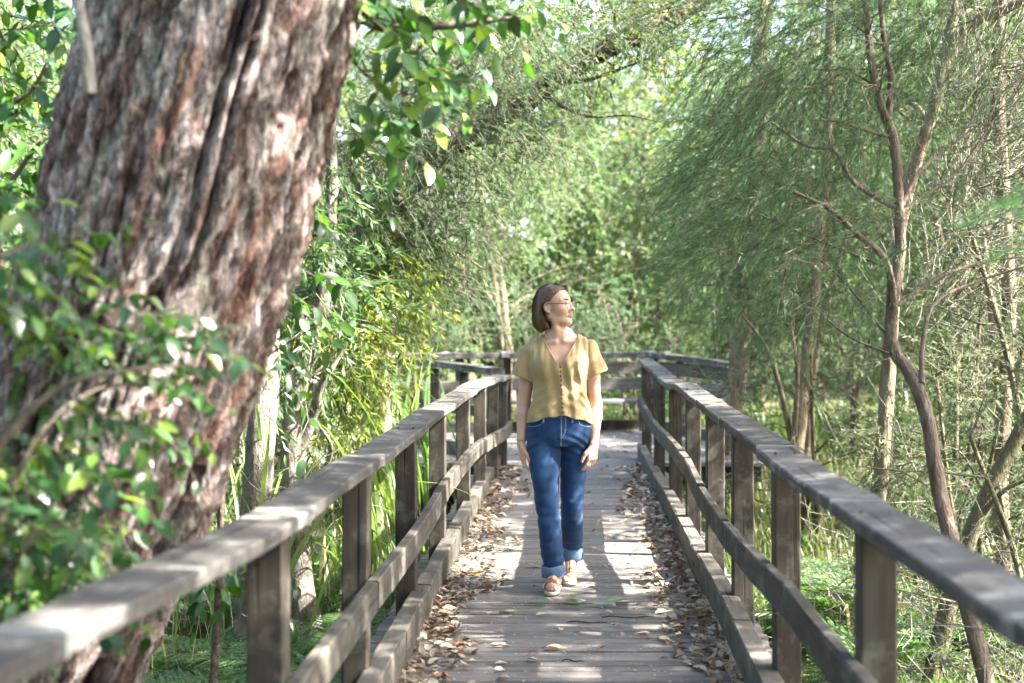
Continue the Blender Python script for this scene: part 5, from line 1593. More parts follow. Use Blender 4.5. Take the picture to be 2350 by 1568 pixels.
def person_body(root):
    fd = Field((-.36, -.33, -.01), (.34, .37, 1.72), 0.0037)
    # trunk and limbs hidden by the clothes
    fd.loft([(.85, 0, .0, .13, .085), (.90, 0, .0, .150, .092), (1.0, 0, .0, .125, .08), (1.13, 0, -.005, .128, .088), (1.24, 0, -.012, .142, .098),
             (1.30, 0, -.004, .146, .084), (1.345, 0, .006, .118, .068), (1.385, 0, .012, .080, .056), (1.43, -.004, .010, .056, .052)], .03)
    for sx in (-1, 1):
        fd.ell((sx * .062, -.068, 1.235), (.062, .05, .058), .04)
        fd.cone((sx * .025, -.052, 1.372), (sx * .098, -.032, 1.366), .011, .009, .022)           # collar bones
        fd.cone((sx * .045, .03, 1.408), (sx * .140, .012, 1.308), .027, .034, .04)                  # trapezius
    sh = (np.array([-.158, .012, 1.306]), np.array([.160, .012, 1.322]))
    el = (np.array([-.203, .040, 1.035]), np.array([.199, .030, 1.020]))
    wr = (np.array([-.214, -.010, .800]), np.array([.190, -.060, .805]))
    for a, b, c in zip(sh, el, wr):
        fd.ell(a, (.045, .045, .046), .03)
        fd.cone(a, (a + b) / 2 + np.array([0, -.004, 0]), .043, .042, .03)
        fd.cone((a + b) / 2, b, .042, .0355, .02)
        m = b + (c - b) * .28
        fd.cone(b, m, .0355, .0365, .02)
        fd.cone(m, c, .0365, .0235, .02, flat=((0, 1, 0), 1.08))
    hand(fd, wr[0], (.10, -.06, -1), (.92, .25, .1), (.22, -.95, 0), .85)
    hand(fd, wr[1], (-.14, -.12, -1), (-.80, .52, .05), (-.62, -.76, 0), 1.0)
    hip = (np.array([-.085, 0, .86]), np.array([.085, .01, .86]))
    kn = (np.array([-.068, -.055, .47]), np.array([.068, .058, .46]))
    for a, b, c in zip(hip, kn, (ANK_F, ANK_B)):
        fd.cone(a, b, .066, .042, .03); m_ = b + (c - b) * .35 + np.array([0, .012, 0]); fd.cone(b, m_, .042, .040, .02); fd.cone(m_, c, .040, .032, .02)
    foot(fd, ANK_F, (-.026, -.020, .046), (-.046, -.165, .042), (-.10, -1, -.05), 1)
    foot(fd, ANK_B, (.062, .262, .098), (.056, .120, .042), (.02, -1, -.10), -1)
    # neck and head
    fd.cone((0, .018, 1.38), hp(-.022, 0, -.055), .054, .050, .03)
    fd.cone((-.012, -.028, 1.392), hp(.015, -.045, -.085), .014, .016, .02)                       # neck muscles
    fd.cone((.014, -.026, 1.392), hp(.0, .05, -.07), .014, .016, .02)
    fd.ell(hp(-.014, 0, .030), (.094, .074, .083), .02, R=RH)
    fd.ell(hp(.034, 0, .012), (.054, .060, .072), .02, R=RH)
    fd.ell(hp(.030, 0, -.040), (.056, .056, .066), .02, R=RH)
    fd.cone(hp(-.010, -.052, -.058), hp(.066, -.016, -.097), .016, .016, .025)                    # jaw line
    fd.cone(hp(-.010, .052, -.058), hp(.066, .016, -.097), .016, .016, .025)
    fd.ell(hp(.076, 0, -.098), (.017, .020, .015), .018, R=RH)                                    # chin
    fd.ell(hp(.040, 0, -.082), (.045, .036, .026), .02, R=RH)
    for s in (-1, 1):
        fd.ell(hp(.056, s * .036, -.030), (.030, .026, .026), .022, R=RH)                         # cheeks
        fd.cone(hp(.078, s * .012, .026), hp(.064, s * .046, .026), .010, .009, .012)             # brow
        fd.ell(hp(.092, s * .032, .004), (.014, .018, .0105), .010, '-', R=RH)                    # eye socket
        fd.cone(hp(.0845, s * .020, .0085), hp(.0745, s * .044, .0075), .0045, .0040, .004)       # upper lid
        fd.cone(hp(.0835, s * .021, -.0060), hp(.0740, s * .043, -.0045), .0038, .0036, .004)     # lower lid
        fd.ell(hp(.092, s * .0125, -.035), (.011, .008, .0075), .006, R=RH)                       # nostril wing
        fd.ell(hp(.100, s * .0055, -.0435), (.005, .0032, .003), .002, '-', R=RH)
        e = hp(-.012, s * .073, -.008)
        Re = np.array([F_ * .88 + S_ * s * -.47, S_ * .88 + F_ * s * .47, U_])
        fd.ell(e, (.021, .0075, .031), .006, R=Re)                                                # ear
        fd.ell(e + S_ * s * .008 + F_ * .004 + U_ * .004, (.011, .006, .018), .004, '-', R=Re)
        fd.ell(e + S_ * s * .001 - U_ * .026 + F_ * .006, (.011, .007, .010), .006, R=Re)
        fd.cone(hp(.0945, s * .004, -.0705), hp(.079, s * .027, -.0610), .0048, .0030, .006)        # lower lip
        fd.cone(hp(.0970, s * .004, -.0580), hp(.079, s * .0275, -.0590), .0040, .0026, .006)     # upper lip
    fd.cone(hp(.085, 0, .018), hp(.107, 0, -.024), .0080, .0102, .012)                            # nose
    fd.ell(hp(.112, 0, -.031), (.0108, .0108, .0098), .008, R=RH)
    fd.cone(hp(.090, 0, -.048), hp(.094, 0, -.054), .008, .009, .012)
    fd.cone(hp(.103, -.016, -.0640), hp(.103, .016, -.0640), .0034, .0034, .002, '-')             # between the lips
    fd.ell(hp(.096, 0, -.083), (.010, .016, .006), .008, '-', R=RH)
    V, Q = fd.surface()
    V = relax(V, Q, 2, .45)
    # skin colour: lips, cheeks, nails
    P = (V - HEAD) @ RH.T
    C = np.tile(np.array([.55, .335, .245], np.float32), (len(V), 1))
    C *= (1 + .06 * fbm(V[:, 0] * 22, V[:, 1] * 22, V[:, 2] * 22, 3)[:, None])
    def blend(mask, c):
        m = np.clip(mask, 0, 1)[:, None]
        C[:] = C * (1 - m) + np.array(c) * m
    lip = ((np.abs(P[:, 1]) / .0255) ** 2 + ((P[:, 2] + .0645) / (.0118 - .0035 * np.abs(P[:, 1]) / .025)) ** 2)
    blend(np.where(P[:, 0] > .075, (1.1 - lip) * 5, 0), (.46, .21, .185))
    for s in (-1, 1):
        q = ((P[:, 0] - .05) / .03) ** 2 + ((P[:, 1] - s * .055) / .03) ** 2 + ((P[:, 2] + .026) / .022) ** 2
        blend((1 - q) * .45, (.58, .27, .21))
    blend(np.where((np.abs(P[:, 2] + .034) < .02) & (P[:, 0] > .1), .22, 0), (.56, .27, .22))
    kn_m = np.where(V[:, 2] < .80, np.clip((.745 - V[:, 2]) * 18, 0, .30) * (np.abs(V[:, 0]) > .12), 0)
    blend(kn_m, (.58, .30, .22))
    blend(np.where(V[:, 2] < .14, np.clip((-.17 - V[:, 1] * np.where(V[:, 0] < .01, 1, 0) - 0.0) * 0, 0, 1), 0), (.6, .3, .25))
    t = NT("skin")
    fine = t.noise(t.coords(scale=(160, 160, 160)), 1.0, 3, .6)
    t.principled(Base_Color=t.attr(), Roughness=.46, Specular_IOR_Level=.40, Subsurface_Weight=.12, Subsurface_Radius=(.012, .005, .003), Subsurface_Scale=1.0, Normal=t.bump(fine, .12, .002))
    o = link("body", mesh_np("body", V, [Q], C), t.m, root)
    return o

def denim_mat(name, base, light, dark):
    t = NT(name)
    co = t.coords("Object")
    tw = t.n("TexWave", Vector=t.coords("Object", (1, 1, 1)), Scale=260.0, Distortion=1.5, Detail=1.0, p_bands_direction='DIAGONAL').outputs[0]
    sl = t.noise(t.coords("Object", (130, 130, 14)), 1.0, 3, .6)
    bl = t.noise(t.coords("Object", (9, 9, 5)), 1.0, 4, .6)
    c = t.mix(t.ramp(bl, [(.35, 0.0), (.65, 1.0)]), dark, base)
    c = t.mix(t.math('MULTIPLY', t.n("SeparateColor", Color=t.attr()).outputs[0], 1.0), c, light)
    c = t.mix(t.math('MULTIPLY', sl, .28), c, light)
    t.principled(Base_Color=c, Roughness=.82, Specular_IOR_Level=.2, Sheen_Weight=.12, Normal=t.bump(t.math('ADD', sl, t.math('MULTIPLY', tw, .5)), .25, .002))
    return t.m

def jeans(root):
    fd = Field((-.26, -.26, .05), (.26, .36, 1.0), 0.0042)
    fd.loft([(.80, 0, .005, .165, .112), (.84, 0, .004, .187, .124), (.89, 0, .004, .190, .126), (.94, 0, .002, .181, .116), (.985, 0, 0, .166, .104)], .02, n=2.25)
    legs = [[(-.091, .002, .86), (-.086, -.020, .72), (-.074, -.046, .56), (-.067, -.058, .46), (-.049, -.055, .28), (-.036, -.055, .168)],
            [(.090, .012, .86), (.083, .034, .72), (.070, .054, .55), (.068, .060, .46), (.068, .140, .31), (.065, .212, .215)]]
    rad = [(.099, .089, .070, .064, .062, .061), (.096, .083, .066, .061, .062, .064)]
    for L, R in zip(legs, rad):
        pts = resample(np.column_stack([np.array(L), np.array(R)]), 14)
        for a, b in zip(pts[:-1], pts[1:]):
            fd.cone(a[:3], b[:3], a[3], b[3], .012, flat=((0, 1, 0), .97))
    # seat, crotch
    fd.ell((-.08, .06, .83), (.095, .075, .09), .04); fd.ell((.08, .06, .83), (.095, .075, .09), .04)
    # folds of the cloth
    x, y, z = fd.ax[0][:, None, None], fd.ax[1][None, :, None], fd.ax[2][None, None, :]
    near = np.abs(fd.d) < .03
    I = np.argwhere(near)
    X, Y, Z = fd.ax[0][I[:, 0]], fd.ax[1][I[:, 1]], fd.ax[2][I[:, 2]]
    left = X < .012
    w = 0.0050 * np.clip(vnoise(X * 13 + np.where(left, 1, -1) * Z * 5, Y * 13, Z * 15, 2), -.15, 1) * np.clip(vnoise(X * 5, Y * 5, Z * 5, 7) + .5, 0, 1)
    knee = np.exp(-((Z - .45) / .09) ** 2) * .0075 * np.clip(vnoise(X * 11 + Z * 9, Y * 11, Z * 34, 5), -.2, 1)
    hemb = np.exp(-((Z - .19) / .07) ** 2) * .0085 * np.clip(vnoise(X * 11 - Z * 8, Y * 11, Z * 36, 9), -.25, 1) * np.where(left, .7, 1.3)
    hipf = np.exp(-((Z - .80) / .07) ** 2) * .0030 * np.sin((Z + np.abs(X) * .6) * 130 + 2 * vnoise(X * 10, Y * 10, Z * 5, 4))
    fly = np.where((np.abs(X - .006) < .018) & (Y < 0) & (Z > .83), -.0022, 0)
    fd.d[I[:, 0], I[:, 1], I[:, 2]] += (w + knee + hemb + hipf + fly + .0045 * fbm(X * 8, Y * 8, Z * 5, 11)).astype(np.float32)
    V, Q = fd.surface()
    V = relax(V, Q, 2, .5)
    X, Y, Z = V.T
    fade = np.clip(1.1 - ((np.abs(X + .098) / .050) ** 2 + ((Z - .70) / .135) ** 2), 0, 1) * (Y < .02)
    fade2 = np.clip(1.0 - ((np.abs(X - .105) / .05) ** 2 + ((Z - .68) / .14) ** 2), 0, 1) * (Y < .06) * .75
    kneef = np.clip(1 - ((X + .08) / .05) ** 2 - ((Z - .43) / .07) ** 2, 0, 1) * .6 + np.clip(1 - ((X - .09) / .05) ** 2 - ((Z - .43) / .06) ** 2, 0, 1) * .4
    f = np.clip((fade + fade2 + kneef) * (.55 + .35 * fbm(X * 30, Y * 30, Z * 9, 2)) + .10 * vnoise(X * 25, Y * 25, Z * 12, 6), 0, 1)
    o = link("jeans", mesh_np("jeans", V, [Q], np.stack([f, f, f], 1)), denim_mat("denim", (.008, .032, .098), (.048, .125, .26), (.004, .016, .055)), root)
    tag(o, "dark blue straight jeans faded on the thighs")
    # seams, pockets and belt loops follow the surface
    from mathutils.bvhtree import BVHTree
    dep = BVHTree.FromPolygons([tuple(v) for v in V], [tuple(q) for q in Q])
    def onto(x, z, out=.0012):
        h = dep.ray_cast(Vector((x, -.4, z)), Vector((0, 1, 0)))
        return np.array(h[0] + Vector((0, -out, 0))) if h[0] else np.array([x, -.12, z])
    st = plain_mat("seam_thread", (.20, .27, .36), .8, .2)
    g = Geo()
    def seam(pts, r=.0016):
        p = resample(np.array(pts, float), 26)
        q = np.array([onto(a[0], a[1]) for a in p])
        g.add(*[(v if i == 0 else [v]) for i, v in enumerate(tubes(q, np.full(len(q), r), 4))])
    seam([(.008, .975), (.008, .90), (.006, .80)]); seam([(.032, .975), (.032, .90), (.024, .865), (.008, .842)])
    seam([(-.155, .945), (-.10, .952), (-.03, .955), (.04, .955), (.10, .952), (.155, .945)], .0011)
    seam([(-.092, .945), (-.105, .918), (-.150, .905), (-.178, .905)]); seam([(.102, .945), (.112, .918), (.15, .905), (.178, .905)])
    g.build("seams", st, o)
    lm = denim_mat("denim_loop", (.035, .085, .19), (.12, .24, .42), (.02, .05, .13))
    for x in (-.088, .072):
        p = [onto(x + .002, .982, .004), onto(x, .965, .0055), onto(x - .002, .945, .0055), onto(x - .003, .928, .003)]
        gg = Geo(); gg.add(*[(v if i == 0 else [v]) for i, v in enumerate(tubes(resample(np.array(p), 8), np.full(8, .0062), 6))]); gg.build("belt_loop", lm, o)
    c = onto(.012, .966, .003); V2, Q2 = tubes(np.array([c, c + np.array([0, -.003, 0]), c + np.array([0, -.004, 0])]), np.array([.008, .008, .003]), 10)
    link("waist_button", mesh_np("waist_button", V2, [Q2]), plain_mat("brass_button", (.30, .22, .13), .4, .5, .8), o)
    # turned-up cuffs: thick bands of the paler inside
    cm = denim_mat("denim_inside", (.060, .115, .205), (.13, .205, .31), (.04, .08, .155))
    for (c0, c1, r0, r1) in (((-.040, -.055, .136), (-.035, -.055, .078), .0665, .068), ((.0665, .222, .196), (.060, .238, .132), .069, .071)):
        c0, c1 = np.array(c0), np.array(c1)
        ax = nrm(c1 - c0)
        px = nrm(np.cross(ax, [0, 1, 0])); py = np.cross(px, ax)
        prof = [(-.06, -.004), (0, .000), (.002, .0035), (.5, .0045), (.97, .004), (1.0, .0015), (.98, -.004), (.45, -.007), (.1, -.008)]
        n = 44; a = np.arange(n) * 2 * np.pi / n
        rows = []
        for t, dr in prof:
            r = (r0 + (r1 - r0) * t) + dr + .0022 * np.sin(a * 3 + t * 2) + .0013 * np.sin(a * 7 + 1)
            cc = c0 + (c1 - c0) * t
            rows.append(cc + np.cos(a)[:, None] * px * (r * .93)[:, None] + np.sin(a)[:, None] * py * (r * .98)[:, None] + ax * (.002 * np.sin(a * 4 + 2))[:, None])
        Vc = np.concatenate(rows); k = len(prof)
        i = np.arange(k - 1)[:, None] * n; j = np.arange(n)[None]; j2 = (j + 1) % n
        Qc = np.stack(np.broadcast_arrays(i + j, i + j2, i + n + j2, i + n + j), -1).reshape(-1, 4)
        link("cuff", mesh_np("cuff", Vc, [Qc], np.full((len(Vc), 3), .3)), cm, o)

def blouse(root):
    fd = Field((-.31, -.22, .88), (.31, .20, 1.46), 0.0034)
    fd.loft([(.90, 0, .0, .188, .136), (.945, 0, .0, .186, .138), (.985, 0, -.002, .175, .130), (1.05, 0, -.006, .160, .122), (1.14, 0, -.010, .152, .120), (1.22, 0, -.014, .158, .130), (1.27, 0, -.012, .166, .130),
             (1.32, 0, .0, .168, .110), (1.36, 0, .010, .142, .088), (1.395, 0, .014, .112, .074), (1.425, 0, .014, .092, .064)], .02, n=2.25)
    for sx in (-1, 1):
        fd.ell((sx * .066, -.080, 1.235), (.066, .056, .066), .05)
        fd.cone((sx * .080, .022, 1.392), (sx * .150, .012, 1.318 + sx * .008), .026, .054, .03)
    A = [np.array([-.156, .012, 1.304]), np.array([.159, .012, 1.320])]
    B = [np.array([-.222, .020, 1.135]), np.array([.222, .012, 1.140])]
    for a, b in zip(A, B):
        fd.cone(a, b, .060, .082, .03, flat=((1, 0, .2), 1.10))
    I = np.argwhere(np.abs(fd.d) < .03)
    X, Y, Z = fd.ax[0][I[:, 0]], fd.ax[1][I[:, 1]], fd.ax[2][I[:, 2]]
    fall = np.sin(X * 92 + 3.2 * vnoise(X * 6, Y * 6, Z * 3, 3) + (Z - 1.2) * 9)
    f = .0042 * fall * np.clip(.4 + .8 * vnoise(X * 5, Y * 5, Z * 2.5, 8), 0, 1)
    f += .0032 * np.clip((Z - 1.22) / .1, 0, 1) * np.sin(np.abs(X) * 165 + 2 * vnoise(X * 8, Y * 8, Z * 3, 1)) * (np.abs(X) > .06) * (np.abs(X) < .16)
    f += .0036 * np.exp(-((Z - .985) / .045) ** 2) * np.sin(X * 75 + 25 * Z + 3 * vnoise(X * 9, Y * 9, Z * 9, 5))
    f += .0020 * np.exp(-((Z - 1.05) / .07) ** 2) * np.sin((Z + np.abs(X) * .8) * 105 + 3 * vnoise(X * 9, Y * 9, Z * 7, 6))
    f += .0035 * fbm(X * 14, Y * 14, Z * 9, 12)
    f += np.where((np.abs(X - .004 - .006 * (1.24 - Z)) < .012) & (Y < -.05) & (Z < 1.25), -.0015, 0)
    fd.d[I[:, 0], I[:, 1], I[:, 2]] += f.astype(np.float32)
    x, y, z = [a.astype(np.float32) for a in (fd.ax[0][:, None, None], fd.ax[1][None, :, None], fd.ax[2][None, None, :])]
    d = fd.d
    d = np.maximum(d, -(d + .0105))
    hem = .966 - .050 * np.clip(np.abs(x) / .18, 0, 1.2) ** 1.6 - .02 * (y > .02) + .004 * np.sin(x * 60)
    d = np.maximum(d, hem - z)
    # neck: a V in front, a round opening behind
    hw = np.where(z > 1.243, .003 + .098 * np.clip((z - 1.243) / .165, 0, 1.6) ** .92, -1)
    wedge = np.maximum(np.abs(x) - hw, y - .030)
    d = np.maximum(d, -np.maximum(wedge, 1.243 - z))
    d = np.maximum(d, z - 1.410)
    ring = np.sqrt((x / .098) ** 2 + ((y - .022) / .075) ** 2) - 1
    d = np.maximum(d, -np.maximum(ring * .075, 1.385 - z))
    for a, b, tdir in zip(A, B, ((-.38, 0, -.92), (.45, -.05, -.89))):
        t = nrm(np.array(tdir)); e = np.array([-.205, .016, 1.170]) if a[0] < 0 else np.array([.207, .010, 1.185])
        pl = (x - e[0]) * t[0] + (y - e[1]) * t[1] + (z - e[2]) * t[2] + .0035 * np.sin(y * 70 + 1) 
        reg = np.sqrt((x - e[0] - t[0] * .06) ** 2 + (y - e[1]) ** 2 + (z - e[2] - t[2] * .06) ** 2) - .125
        side = (.148 - np.abs(x)) if True else 0
        cut = np.maximum(np.maximum(-pl, reg), side + np.clip(1.17 - z, 0, 1) * .0)
        d = np.maximum(d, -cut)
    fd.d = d.astype(np.float32)
    V, Q = fd.surface()
    V = relax(V, Q, 2, .5)
    t = NT("mustard_linen")
    a = t.noise(t.coords("Object", (420, 420, 60)), 1.0, 3, .6)
    b = t.noise(t.coords("Object", (60, 60, 420)), 1.0, 3, .6)
    n = t.math('ADD', a, b)
    bl = t.noise(t.coords("Object", (16, 16, 16)), 1.0, 4, .6)
    c = t.mix(t.ramp(n, [(.75, 0.0), (1.25, 1.0)]), (.295, .205, .098), (.425, .310, .165))
    c = t.mix(t.math('MULTIPLY', bl, .25), c, (.34, .24, .115))
    p = t.n("BsdfPrincipled", Base_Color=c, Roughness=.86, Specular_IOR_Level=.15, Sheen_Weight=.15, Normal=t.bump(n, .35, .002))
    tr = t.n("BsdfTranslucent", Color=(.46, .32, .11))
    t.t.links.new(t.n("MixShader", i0=.12, i1=p.outputs[0], i2=tr.outputs[0]).outputs[0], t.out.inputs[0])
    o = link("blouse", mesh_np("blouse", V, [Q]), t.m, root)
    tag(o, "short-sleeved mustard blouse with a V neck and a row of buttons")
    from mathutils.bvhtree import BVHTree
    bv = BVHTree.FromPolygons([tuple(v) for v in V], [tuple(q) for q in Q])
    bm_ = plain_mat("brown_button", (.115, .065, .036), .4, .5)
    for i in range(11):
        z = 1.236 - i * .0247; x = .004 + .009 * (1.236 - z) / .25 * 1.4
        h = bv.ray_cast(Vector((x, -.4, z)), Vector((0, 1, 0)))
        if not h[0]: continue
        c = np.array(h[0])
        V2, Q2 = tubes(np.array([c + [0, .002, 0], c + [0, -.0022, -.0005], c + [0, -.0042, -.001], c + [0, -.0050, -.001]]), np.array([.0058, .0062, .0045, .0008]), 10)
        link("button", mesh_np("button", V2 - c, [Q2]), bm_, o).location = c
    # stitched edging of the neckline
    g = Geo()
    for sx in (-1, 1):
        pts = []
        for k in range(30):
            zz = 1.246 + .150 * k / 29; hwz = .003 + .098 * ((zz - 1.243) / .165) ** .92
            h = bv.ray_cast(Vector((sx * (hwz + .005), -.4, zz)), Vector((0, 1, 0)))
            if h[0] and h[0].y < .06: pts.append(np.array(h[0]) + [0, -.0005, 0])
        if len(pts) > 4: g.add(*[(v if i == 0 else [v]) for i, v in enumerate(tubes(resample(np.array(pts), 30), np.full(30, .0030), 5))])
    if g.n: g.build("neck_edging", t.m, o)

def hair(root):
    def surf_r(az, u):
        """outer radius of the bob along azimuth az (0 = face) at height u"""
        u = np.asarray(u, float)
        top = np.clip((u + .005) / .130, 0, 1)
        r = np.sqrt(np.clip(1 - top ** 2, 0, 1))
        lowr = 1 + .05 * np.clip(-u / .07, 0, 1) - .20 * np.clip((-u - .075) / .055, 0, 1) ** 2
        r = np.where(u < -.005, lowr, r)
        rf, rs, rb = .110, .0905, .117
        ca, sa = np.cos(az), np.sin(az)
        R = 1 / np.sqrt((ca / np.where(ca > 0, rf, rb)) ** 2 + (sa / rs) ** 2)
        return r * R
    def limit(u, s):
        """how far forward the hair reaches at height u"""
        near = np.interp(u, [-.135, -.11, -.06, -.040, .014, .026, .040, .055, .075, .095, .110, .125], [-.010, -.016, -.033, -.041, -.037, .012, .022, .032, .052, .076, .098, .13])
        far = np.interp(u, [-.135, -.05, -.02, .0, .03, .06, .085, .105, .125], [.00, .035, .050, .060, .074, .088, .098, .108, .13])
        return np.where(s < .012, near, np.where(s > .04, far, near + (far - near) * (s - .012) / .028))
    c0 = -.016
    # under-layer: a closed shell
    az = np.linspace(-np.pi, np.pi, 97)[:-1]; us = np.concatenate([-.005 + .1295 * np.cos(np.linspace(.06, 1.5, 26)), np.linspace(-.002, -.128, 30)])
    n = len(az); V = []; M = []
    for u in us:
        r = surf_r(az, u) - .006
        f = np.cos(az) * r + c0; s = np.sin(az) * r
        lm = limit(u, s)
        over = f > lm
        # pull forward points back onto the skull so that the sheet closes inside the head
        f2 = np.where(over, lm, f); 
        r_in = np.where(over, .79, 1.0)
        V.append(HEAD + np.outer(f2, F_) + np.outer(s * r_in, S_) + np.outer(np.full(n, u), U_))
    V.append(np.array([HEAD + U_ * .02])); V.insert(0, np.array([HEAD + F_ * c0 + U_ * .1245]))
    V = np.concatenate(V); k = len(us)
    i = (np.arange(k - 1)[:, None] * n + 1); j = np.arange(n)[None]; j2 = (j + 1) % n
    Q = np.stack(np.broadcast_arrays(i + j, i + n + j, i + n + j2, i + j2), -1).reshape(-1, 4)
    T = np.array([(0, 1 + a, 1 + (a + 1) % n) for a in range(n)] + [(len(V) - 1, 1 + (k - 1) * n + (a + 1) % n, 1 + (k - 1) * n + a) for a in range(n)])
    G = Geo()
    G.add(V, [Q, T], (.045, .024, .016))
    # strands
    rng = np.random.default_rng(5)
    N, K = 4600, 22
    part = .020
    for b in range(N):
        a = rng.uniform(-np.pi, np.pi)
        ubot = -.128 + rng.normal(0, .003) + .010 * abs(math.sin(a)) * (math.cos(a) > -.5)
        sgn = 1 if math.sin(a) > 0 else -1
        t = np.linspace(0, 1, K) ** .9
        u = np.where(np.arange(K) < 12, -.005 + .1295 * np.cos(np.arange(K) / 12 * np.pi / 2), -.005 + (ubot + .005) * np.clip((np.arange(K) - 12) / (K - 13), 0, 1))
        th0 = rng.uniform(0, .35)
        aa = a + np.sin(t * 2.2 + rng.uniform(0, 6)) * .03 + rng.normal(0, .015)
        # near the crown the strands leave the parting
        r = surf_r(aa, u) + rng.uniform(-.004, .0035) + (rng.uniform(.003, .016) * t if b % 45 == 0 else 0) + .0010 * math.sin(a * 23) + .0012 * np.sin(t * 7 + b)
        f = np.cos(aa) * r + c0; s = np.sin(aa) * r + part * (1 - np.clip(t * 5, 0, 1)) * .6
        # comb the front locks backwards over the ear on the near side
        back = np.clip((f - limit(u, s)), 0, None)
        near = s < .012
        f = np.where(near & (back < .05), f - back * 1.02, f)
        ok = (f <= limit(u, s) + .004)
        if near[K // 2] : s = np.where(back > 0, s * (1 + np.clip(back, 0, .05) * 1.2), s)
        idx = np.where(ok)[0]
        if len(idx) < 4: continue
        i0 = idx[0]
        run = [i0]
        for q in idx[1:]:
            if q == run[-1] + 1: run.append(q)
            elif len(run) >= 5: break
            else: run = [q]
        if len(run) < 4: continue
        P = HEAD + np.outer(f[run], F_) + np.outer(s[run], S_) + np.outer(u[run], U_)
        out = nrm(np.outer(np.cos(aa[run]) if np.ndim(aa) else np.full(len(run), math.cos(aa)), F_) + np.outer(np.sin(aa[run]) if np.ndim(aa) else np.full(len(run), math.sin(aa)), S_))
        tan = nrm(np.gradient(P, axis=0))
        sd_ = nrm(np.cross(tan, out))
        w = .0016 * np.sin(np.linspace(.5, 2.9, len(run)))[:, None] + .0003
        VV = np.stack([P - sd_ * w, P + sd_ * w], 1).reshape(-1, 3)
        m = len(run)
        QQ = np.array([(2 * q, 2 * q + 1, 2 * q + 3, 2 * q + 2) for q in range(m - 1)])
        base = np.array([.090, .047, .032]) * rng.uniform(.55, 1.35)
        tip = np.array([.26, .155, .078]) * rng.uniform(.6, 1.3)
        tt = np.clip((t[run] - .25) * .9, 0, 1)[:, None] * rng.uniform(.3, 1.0)
        cc = base * (1 - tt) + tip * tt
        G.add(VV, [QQ], np.repeat(cc, 2, axis=0))
    t = NT("brown_hair")
    st = t.noise(t.coords("Object", (300, 300, 6)), 1.0, 2, .5)
    t.principled(Base_Color=t.attr(), Roughness=.42, Specular_IOR_Level=.40, Normal=t.bump(st, .1, .001))
    o = G.build("hair", t.m, root)
    tag(o, "chin-length brown bob tucked behind the ear")

